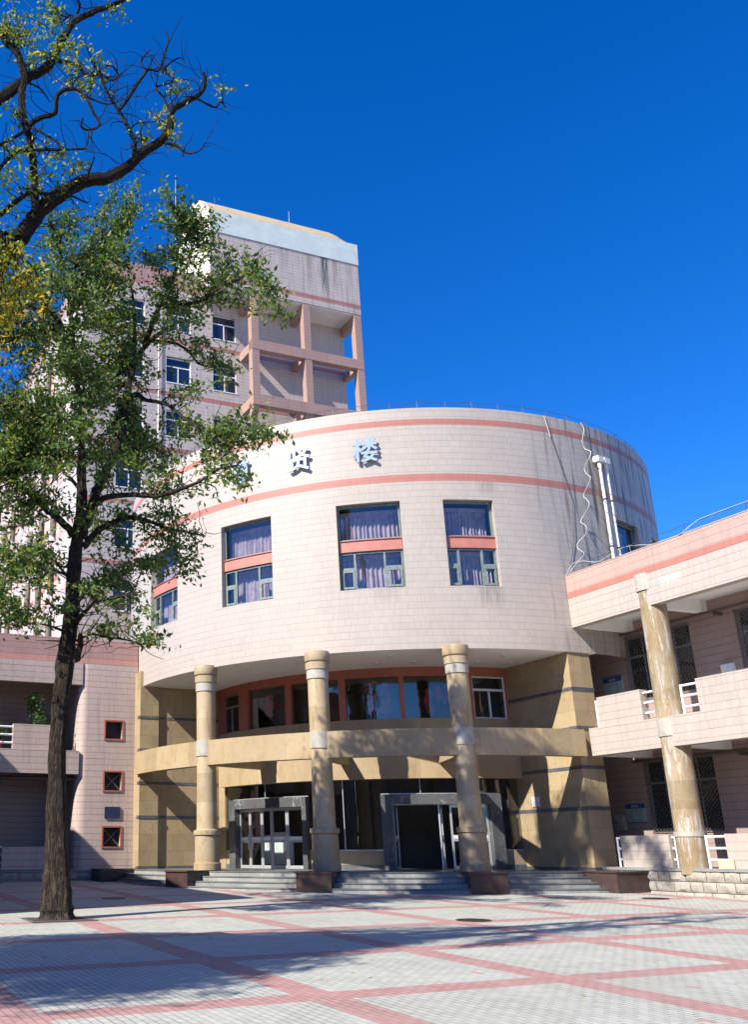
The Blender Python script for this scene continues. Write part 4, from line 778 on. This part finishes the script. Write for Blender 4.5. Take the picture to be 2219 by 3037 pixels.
FO2=[[-2.86,12.0,13.72,0.27,0.3,1],[-2.55,12.0,13.56,0.22,0.2,1],[-2.45,12.3,14.55,0.18,0.15,1],[-1.94,12.2,13.48,0.22,0.12,1],[-1.77,12.2,13.63,0.12,0.1,1],[-2.29,12.0,13.25,0.19,0.15,1],[-2.75,11.7,11.97,0.16,0.09,1],[-2.58,11.6,10.98,0.23,0.18,1],[-2.69,11.6,11.18,0.18,0.11,1],[-2.17,11.8,11.26,0.18,0.12,1],[-1.89,11.8,11.01,0.25,0.11,1],[-2.15,11.8,10.73,0.27,0.16,1],[-2.55,11.6,10.44,0.29,0.2,1],[-2.61,11.6,9.91,0.18,0.18,1],[-1.71,11.9,10.87,0.11,0.08,1],[0.27,12.6,13.35,0.11,0.23,1],[0.45,12.6,13.1,0.14,0.08,1],[-0.11,12.6,13.04,0.15,0.11,1],[-0.51,12.6,12.63,0.14,0.1,1],[-0.46,12.6,12.29,0.12,0.11,1],[-0.7,12.5,12.03,0.07,0.07,1],[-0.28,12.4,12.0,0.07,0.07,1],[-1.47,11.7,12.85,0.08,0.06,1],[-1.84,12.0,12.84,0.17,0.08,1],[-1.51,11.7,12.32,0.08,0.07,1],[-1.98,12.0,12.6,0.1,0.07,1],[-2.48,12.0,13.09,0.15,0.1,1],[-2.75,12.0,14.07,0.2,0.17,1],[-2.18,12.3,14.25,0.1,0.1,1],[-1.34,12.5,14.53,0.13,0.08,1],[-2.49,11.4,8.45,0.31,0.37,0.42],[-2.32,11.3,7.9,0.33,0.3,0.42],[-2.16,11.2,7.43,0.3,0.21,0.42],[-2.45,11.2,7.37,0.24,0.24,0.42],[-2.79,11.2,7.98,0.36,0.48,0.42],[-2.05,11.4,8.17,0.18,0.25,0.42],[-8.6,6.85,7.0,1.26,0.9,1.35],[-7.5,8.55,7.1,1.35,0.9,1.35],[-5.5,11.45,7.0,0.9,0.7,0.81],[-6.3,10.85,7.2,1.08,0.8,1.08],[-8.8,10.75,7.0,1.8,1.2,1.35],[-7.3,10.25,7.2,1.44,1.1,1.35],[-9.8,9.25,7.0,1.8,1.3,1.35],[-8.6,8.05,6.9,1.44,1.0,1.35],[-5.7,11.25,7.2,1.17,0.8,1.35],[-6.8,11.65,8.0,1.35,1.0,0.94],[-6.9,10.75,10.0,1.62,1.4,0.35],[-4.5,10.05,12.0,1.17,1.0,0.3],[-10.3,11.25,8.0,1.62,1.2,1.08]]
# ---------------- small things on and round the buildings
def oncyl(f,r): return pol(L(f),r,0)
def vthing(name,label,cat,group=None): return thing(name,label,cat,None,None,group)
for f,lab in ((31.7,'left white drainpipe with a square hopper on the grey side of the round hall'),(33.6,'right white drainpipe with a square hopper, nearer the dark side window')):
    t=vthing('drainpipe',lab,'drainpipe'); c=Vector(pol(L(f),R0+.16,0))
    m=MB(); m.lathe(c.x,c.y,[(.056,9.3),(.056,14.75)],14); m.build('pipe','pvc',t)
    m=MB(); m.lathe(c.x,c.y,[(.066,14.55),(.075,14.75),(.075,14.8)],14); 
    d=Vector(pol(L(f),1,0)); e=Vector((-d.y,d.x,0)); q=[tuple((c+d*a+e*b)[:2]) for a,b in ((-.16,-.15),(.1,-.15),(.1,.15),(-.16,.15))]; m.prism(q,14.8,15.02); m.build('hopper','pvc',t)
    for z in (13.3,11.5): m=MB(); m.lathe(c.x,c.y,[(.058,z),(.07,z+.01),(.07,z+.05),(.058,z+.06)],14); m.build('clamp','dark_metal',t)
def cable(name,label,pts,r,mat):
    m=MB(); m.tube(pts,r,5); o=m.build(name,mat); o.location=CC; o.rotation_euler.z=ROT; props(o,label,'cable')
def spline(P,n=8):
    P=[Vector(p) for p in P]; out=[]
    for i in range(len(P)-1):
        p0,p1,p2,p3=P[max(i-1,0)],P[i],P[i+1],P[min(i+2,len(P)-1)]
        for k in range(n):
            t=k/n; out.append(tuple(.5*((2*p1)+(p2-p0)*t+(2*p0-5*p1+4*p2-p3)*t*t+(3*p1-p0-3*p2+p3)*t**3)))
    out.append(tuple(P[-1])); return out
wav=[]; N=22
for i in range(N+1):
    t=i/N; z=16.3-5.95*t; f=28.7-7.2*t**1.6+.35*math.sin(i*1.9); wav.append(pol(L(f),R0+.07+(.42 if 3<i<21 else .1)*(.5-.5*math.cos(i*math.pi*.55)),z))
cable('hanging_cable','white wavy cable hanging loose down the side of the round hall',spline(wav,5),.015,'cable_white')
cable('hanging_cable','thin dark cable crossing the hall wall diagonally left of the wavy white one',spline([pol(L(f),R0+.03,z) for f,z in ((20.9,15.6),(21.6,15.0),(22.4,14.4),(23.7,13.3),(23.95,13.0),(23.6,12.4),(23.3,11.7),(22.6,11.2),(21.5,10.5))],4),.010,'cable_dark')
cable('cable_conduit','short straight white conduit at the rim of the round hall wall',[pol(L(20.15),R0+.03,16.25),pol(L(20.95),R0+.03,15.45)],.018,'cable_white')
rp=[(A0-.05,-11.8,10.2),(A0+.1,-12.0,10.55),(A0+.1,-12.5,10.5),(A0+.15,-13.1,10.32),(A0+.2,-14,10.5),(A0+.2,-14.7,10.42),(A0+.2,-15.4,10.25),(A0+.1,-16.2,10.22),(A0-.03,-16.6,10.19),(A0+.1,-17.1,10.45),(A0+.15,-17.6,10.5),(A0+.15,-18.6,10.5),(A0+.15,-20,10.5),(A0+.15,-24,10.5)]
cable('roof_cable','white cable trailing along the right wing roof edge and its wire rail',spline(rp,5),.011,'cable_white')
# notice boards and boxes on the right wing's back wall
def board(name,label,y0,y1,z0,z1):
    t=vthing(name,label,'notice board','notice boards on the corridor wall'); x=2.2
    m=MB(); m.box(x,x+.045,y0,y1,z0,z1); m.build('panel','board_face',t)
    h=z1-z0
    m=MB(); m.box(x-.012,x-.001,y0,y1,z1-h*.24,z1); m.box(x-.012,x-.001,y0,y1,z0,z0+.025); m.build('header','board_blue',t)
    m=MB(); w=y1-y0; c=(y0+y1)/2
    for a,b,p,q in ((c-w*.24,c+w*.24,z0+h*.62,z0+h*.635),(c-w*.24,c+w*.24,z0+h*.14,z0+h*.155),(c-w*.24,c-w*.232,z0+h*.155,z0+h*.62),(c+w*.232,c+w*.24,z0+h*.155,z0+h*.62)): m.box(x-.006,x-.001,a,b,p,q)
    m.build('outline','dark_metal',t)
    m=MB()
    for k in (-1,0,1):
        yc=c+k*.11; zc=z1-h*.12
        for a,b,p,q in ((-.035,.035,.02,.032),(-.035,.035,-.006,.006),(-.035,.035,-.034,-.022),(-.006,.006,-.022,.02)): m.box(x-.02,x-.013,yc+a,yc+b,zc+p,zc+q)
    m.build('heading','poster',t)
board('notice_board','blue headed notice board on the upper corridor wall of the right wing',-11.08,-10.22,6.33,6.96)
board('notice_board','blue headed notice board on the ground floor corridor wall above a small cabinet',-11.26,-10.42,2.07,2.68)
t=vthing('meter_cabinet','small grey cabinet on the wall left of the ground floor notice board','cabinet'); m=MB(); m.box(2.12,2.25,-10.32,-9.95,1.86,2.34); m.build('case','box_paint',t); m=MB(); m.box(2.108,2.119,-10.29,-9.98,1.9,2.3); d=m.build('door','box_paint',t); m=MB(); m.box(2.09,2.107,-10.04,-10.01,2.08,2.14); m.build('latch','dark_metal',d)
t=vthing('wall_box','pale flat box on the upper corridor wall below the far window','box'); m=MB(); m.box(2.15,2.25,-15.56,-15.12,6.4,6.64); m.build('case','poster',t); m=MB(); m.box(2.138,2.149,-15.53,-15.15,6.43,6.61); m.build('cover','film_white',t)
t=vthing('wall_plaque','dark blue plaque on the tiled bay between two square windows','plaque'); m=MB(); m.box(-12.96,-12.34,B0-.05,B0,2.46,2.88); m.build('plate','blue_plaque',t); m=MB()
for k in range(5): m.box(-12.9,-12.4-.05*(k%3),B0-.055,B0-.05,2.52+.065*k,2.53+.065*k)
m.build('inscription','board_blue',t)
t=vthing('wall_plaque','pale blank plaque on the shaded sandstone wall inside the entrance','plaque'); m=MB(); m.box(-.53,-.501,-9.35,-9.0,2.62,2.95); m.build('plate','poster',t); m=MB(); m.box(-.536,-.531,-9.32,-9.03,2.65,2.92); m.build('face','film_white',t)
t=vthing('loose_board','yellow board leaning against the lower railing of the right wing','board'); m=MB(); m.xprism([(-16.42,.725),(-15.93,.725),(-15.93,.96),(-16.42,.96)],A0-.02,A0+.02); m.build('sheet','yellow_board',t)
# poster stand behind the right hand door
t=vthing('poster_stand','white roll up poster stand with an orange picture behind the right entrance door','poster stand')
m=MB(); m.arc(L(5.0),L(8.9),7.8,7.82,.68,1.62,2); m.build('sheet','poster',t)
m=MB(); m.arc(L(4.8),L(9.1),7.76,7.86,.6,.68,2); m.build('foot','aluminium',t)
m=MB()
for i in range(9): m.arc(L(5.4+.36*i),L(5.62+.36*i),7.822,7.826,.8,.8+.1+.22*abs(math.sin(i*2.3)),2)
m.build('picture','poster_red',t)
m=MB()
for i in range(4):
    for j in range(3): m.arc(L(7.0+.32*i),L(7.2+.32*i),7.822,7.826,1.38+.06*j,1.40+.06*j,2)
m.build('heading','dark_metal',t)
# manhole covers
for (x,y),lab,r in (((5.82,21.48),'round dark iron manhole cover in the middle of the plaza among tree shadows',.36),((12.46,27.71),'thin dark iron manhole cover on the plaza near the right wing',.36),((-2.2,28.6),'dark iron manhole cover in the shade near the left steps',.34)):
    o=thing('manhole_cover',lab,'manhole cover',(x,y,gz(x,y)),0,'manhole covers on the plaza'); o.rotation_euler.x=math.atan(.02)
    m=MB(); m.lathe(0,0,[(r,0),(r,.012),(r*.9,.014),(r*.88,.008),(.0,.008)],28); m.build('rim','iron',o)
    m=MB()
    for i in range(-4,5):
        h=math.sqrt(max(0,(r*.84)**2-(i*r*.19)**2)); m.box(i*r*.19-.014,i*r*.19+.014,-h,h,.006,.014)
    m.build('ribs','iron',o)
# ---------------- plants
def leafset(pts,size,n,rr,elong=2.2,droop=.3):
    """numpy arrays of leaf quads (two triangles folded along the midrib would be finer than a pixel: one bent quad each)"""
    P=np.array(pts); k=len(P); v=np.zeros((k,4,3))
    d=rr.normal(size=(k,3)); d[:,2]-=droop; d/=np.linalg.norm(d,axis=1)[:,None]
    a=rr.normal(size=(k,3)); a-=d*(a*d).sum(1)[:,None]; a/=np.linalg.norm(a,axis=1)[:,None]
    s=size*rr.uniform(.45,1.5,size=(k,1)); nrm=np.cross(d,a)
    v[:,0]=P; v[:,1]=P+d*s*.5+a*s*.5/elong+nrm*s*.08; v[:,2]=P+d*s; v[:,3]=P+d*s*.5-a*s*.5/elong+nrm*s*.08
    return v
def quads_obj(name,v,mat,parent):
    k=len(v); me=bpy.data.meshes.new(name); me.vertices.add(4*k); me.vertices.foreach_set('co',v.reshape(-1).astype(np.float32)); me.loops.add(4*k); me.loops.foreach_set('vertex_index',np.arange(4*k,dtype=np.int32)); me.polygons.add(k); me.polygons.foreach_set('loop_start',np.arange(0,4*k,4,dtype=np.int32)); me.update(calc_edges=True); me.materials.append(MATS[mat]); return link(name,me,parent)
def tree(name,label,cat,base,BR,FO,leafm,lsize,twigs,nl,seed,kleaf=1.,bare=0,kt=1.,barkm='bark'):
    t=thing(name,label,cat,base,0); bx=Vector(base); rr=np.random.RandomState(seed); rp=random.Random(seed)
    m=MB(); nodes=[]
    for bi,b in enumerate(BR):
        pts=[Vector(q[:3])-bx for q in b]; rad=[q[3] for q in b]
        P=[];Rr=[]
        for i in range(len(pts)-1):
            n=4 if bi else 5
            for k in range(n):
                f=k/n; p0,p1,p2,p3=pts[max(i-1,0)],pts[i],pts[i+1],pts[min(i+2,len(pts)-1)]
                q=.5*((2*p1)+(p2-p0)*f+(2*p0-5*p1+4*p2-p3)*f*f+(3*p1-p0-3*p2+p3)*f**3)
                r=rad[i]*(1-f)+rad[i+1]*f
                if not(bi==0 and i<3): q=q+Vector((rp.uniform(-1,1),rp.uniform(-1,1),rp.uniform(-1,1)))*r*(.22 if bi else .07)
                P.append(q); Rr.append(r*(1+rp.uniform(-.07,.07)))
        P.append(pts[-1]); Rr.append(rad[-1]*.6)
        if bi==0:
            ph=[rp.uniform(0,6.28) for _ in range(5)]
            lobe=lambda a,i,Ln:1+.11*math.sin(5*a+ph[0]+.25*Ln)*math.exp(-Ln*.9)+.045*math.sin(9*a+ph[1]+.5*Ln)+.035*math.sin(14*a+ph[2]-.7*Ln)+.03*math.sin(3*a+ph[3]+1.3*Ln)
            m.tube(P,Rr,26,True,lobe)
        else: m.tube(P,Rr,7 if Rr[0]>.04 else 5)
        nodes+=[(p,r) for p,r in zip(P,Rr) if r<.13]
    for _ in range(bare):       # thin leafless twigs
        p,r=rp.choice(nodes); q=p; P=[p]; d=Vector((rp.uniform(-1,1),rp.uniform(-1,1),rp.uniform(-.3,1))).normalized()
        for k in range(rp.randint(3,6)):
            d=(d+Vector((rp.uniform(-1,1),rp.uniform(-1,1),rp.uniform(-.8,1)))*.55).normalized(); q=q+d*rp.uniform(.06,.2)*kt; P.append(q)
        m.tube(P,[min(r*.6,.011*kt)*(1-.75*i/len(P)) for i in range(len(P))],4,False)
    NP=np.array([tuple(p) for p,_ in nodes]); NR=np.array([r for _,r in nodes])
    lv=[]
    for (x,y,z,rx,rz,dn) in FO:
        c=np.array((x,y,z))-np.array(tuple(bx)); ry=(rx+rz)*.5*1.15; area=rx*rz; nt=max(3,int(twigs*area**.85*dn))
        dist=np.linalg.norm(NP-c,axis=1)
        for _ in range(nt):
            u=rr.normal(size=3); u/=np.linalg.norm(u); e=c+u*np.array([rx,ry,rz])*rr.uniform(.35,1)**.6
            dd=np.linalg.norm(NP-e,axis=1)+.5*rr.uniform(0,1,size=len(NP)); j=int(np.argmin(dd)); s=NP[j]
            L_=np.linalg.norm(e-s); 
            if L_<.15: continue
            if L_>3.2: s=e+(s-e)*(3.2/L_)*.6
            md=(s+e)/2+rr.normal(size=3)*.10*L_+np.array([0,0,.06*L_]); n=6; tw=[]
            for k in range(n+1):
                f=k/n; tw.append((1-f)**2*s+2*f*(1-f)*md+f*f*e+(rr.normal(size=3)*.02*L_ if 0<k<n else 0))
            r0=min(NR[j]*.6,.010+.006*L_); m.tube([tuple(q) for q in tw],[r0*(1-.75*k/n) for k in range(n+1)],4,False)
            cnt=int(nl*(.6+.8*rr.rand())*max(.5,min(1.3,L_))); 
            f=1-rr.uniform(0,1,size=cnt)**1.3*.8; base_=np.array(tw)
            idx=np.clip(f*n,0,n-1e-6); i0=idx.astype(int); w_=(idx-i0)[:,None]
            p=base_[i0]*(1-w_)+base_[i0+1]*w_
            # leaflets sit along short drooping stalks
            st=rr.normal(size=(cnt,3))*np.array([1,1,.55]); st/=np.linalg.norm(st,axis=1)[:,None]; ln=rr.uniform(.05,.34,size=(cnt,1))*kleaf
            for q in range(3): 
                lv.append(p+st*ln*(.5+.5*q)+rr.normal(size=(cnt,3))*.02*kleaf)
    m.build('trunk',barkm,t)
    v=leafset(np.concatenate(lv),lsize,0,rr)
    quads_obj('crown',v,leafm,t); return t,len(v)
tA=tree('locust_tree','tall dark trunked green tree standing on the plaza before the left wing','tree',(-2.92,22.1,-.14),BR1,FO1,'leaf_green',.13,20,27,3,1.,300,1.4)
tB=tree('locust_tree','crooked limbed tree with sparse yellow green leaves reaching in from the upper left','tree',(-5.9,11.2,-.36),BR2,FO2,'leaf_yellow',.075,90,20,9,.62,260,.9,'bark_dark')
# bare earth pit round the trunk
pit=thing('tree_pit','square opening of bare earth at the foot of the plaza tree','tree pit',(-2.9,22.1,gz(-2.9,22.1)),ROT)
m=MB(); m.box(-.62,.62,-.62,.62,-.02,.008); m.build('earth','soil',pit)
m=MB()
for a in ((-.70,.70,-.70,-.62),(-.70,.70,.62,.70),(-.70,-.62,-.62,.62),(.62,.70,-.62,.62)): m.box(*a,-.02,.012)
m.build('kerb_frame','step_nosing',pit)
# potted plants behind the left balcony parapet
def plant(label,a,b,z,H,R,n,seed,leaf=.11):
    t=thing('potted_plant',label,'plant',W(a,b,z),ROT,'plants on the left balcony'); rr=np.random.RandomState(seed)
    m=MB(); m.lathe(0,0,[(.13,0),(.19,.34),(.21,.36),(.17,.36),(.0,.33)],18); m.build('pot','terracotta_pot',t)
    m=MB(); lv=[]
    for i in range(9):
        an=rr.uniform(0,6.28); e=np.array([math.cos(an)*R*rr.uniform(.2,1),math.sin(an)*R*rr.uniform(.2,1),.35+H*rr.uniform(.45,1)]); s=np.array([0,0,.3]); P=[s*(1-f)+e*f+np.array([0,0,.12*math.sin(f*3.14)]) for f in np.linspace(0,1,6)]
        m.tube([tuple(p) for p in P],[.012*(1-.6*f) for f in np.linspace(0,1,6)],5,False)
        k=n//9; lv.append(e+rr.normal(size=(k,3))*np.array([.13,.13,.12]))
    m.build('stem','bark',t); quads_obj('foliage',leafset(np.concatenate(lv),leaf,0,rr,1.6),'leaf_pot',t)
plant('leafy potted plant above the tiled parapet left of the tree trunk',-15.85,B0+.75,4.97,1.75,.55,520,11)
plant('low trailing potted plant behind the white rails of the left balcony',-17.15,B0+.55,4.97,.55,.4,420,12,.08)
plant('small potted plant half hidden right of the tree trunk on the left balcony',-14.95,B0+.7,4.97,.95,.3,160,13)
# tree far behind the right wing
def sapling(label,base,H,seed):
    t=thing('distant_tree',label,'tree',base,0); rr=np.random.RandomState(seed); m=MB(); lv=[]
    m.tube([(0,0,0),(.2,.1,H*.5),(.1,0,H*.92)],[.3,.2,.05],8)
    for i in range(30):
        z=H*rr.uniform(.45,.98); an=rr.uniform(0,6.28); l=(1.15-z/H)*H*.42*rr.uniform(.5,1); e=np.array([math.cos(an)*l,math.sin(an)*l,z+l*.6]); m.tube([(.1,0,z),tuple(e)],[.06,.015],5,False)
        for q in range(5): lv.append(np.array([.1,0,z])*(1-.2*q-.1)+e*(.2*q+.1)+rr.normal(size=(45,3))*.42)
    m.build('trunk','bark',t); quads_obj('crown',leafset(np.concatenate(lv),.20,0,rr),'leaf_green',t)

# a few leaves blown onto the paving
def litter():
    rr=np.random.RandomState(4); P=[]
    for _ in range(230):
        x,y=rr.uniform(-6,14),rr.uniform(7,28)
        if rr.rand()<.4: x,y=-2.9+rr.normal()*2.2,22+rr.normal()*1.6
        P.append((x,y,gz(x,y)+.012))
    v=leafset(P,.055,0,rr,1.8); v[:,:,2]=v[:,:1,2]+(v[:,:,2]-v[:,:1,2])*.15+.002
    o=quads_obj('fallen_leaves',v,'leaf_yellow',None); props(o,'yellow leaves scattered thinly over the plaza bricks','leaves',None,'stuff')
litter()
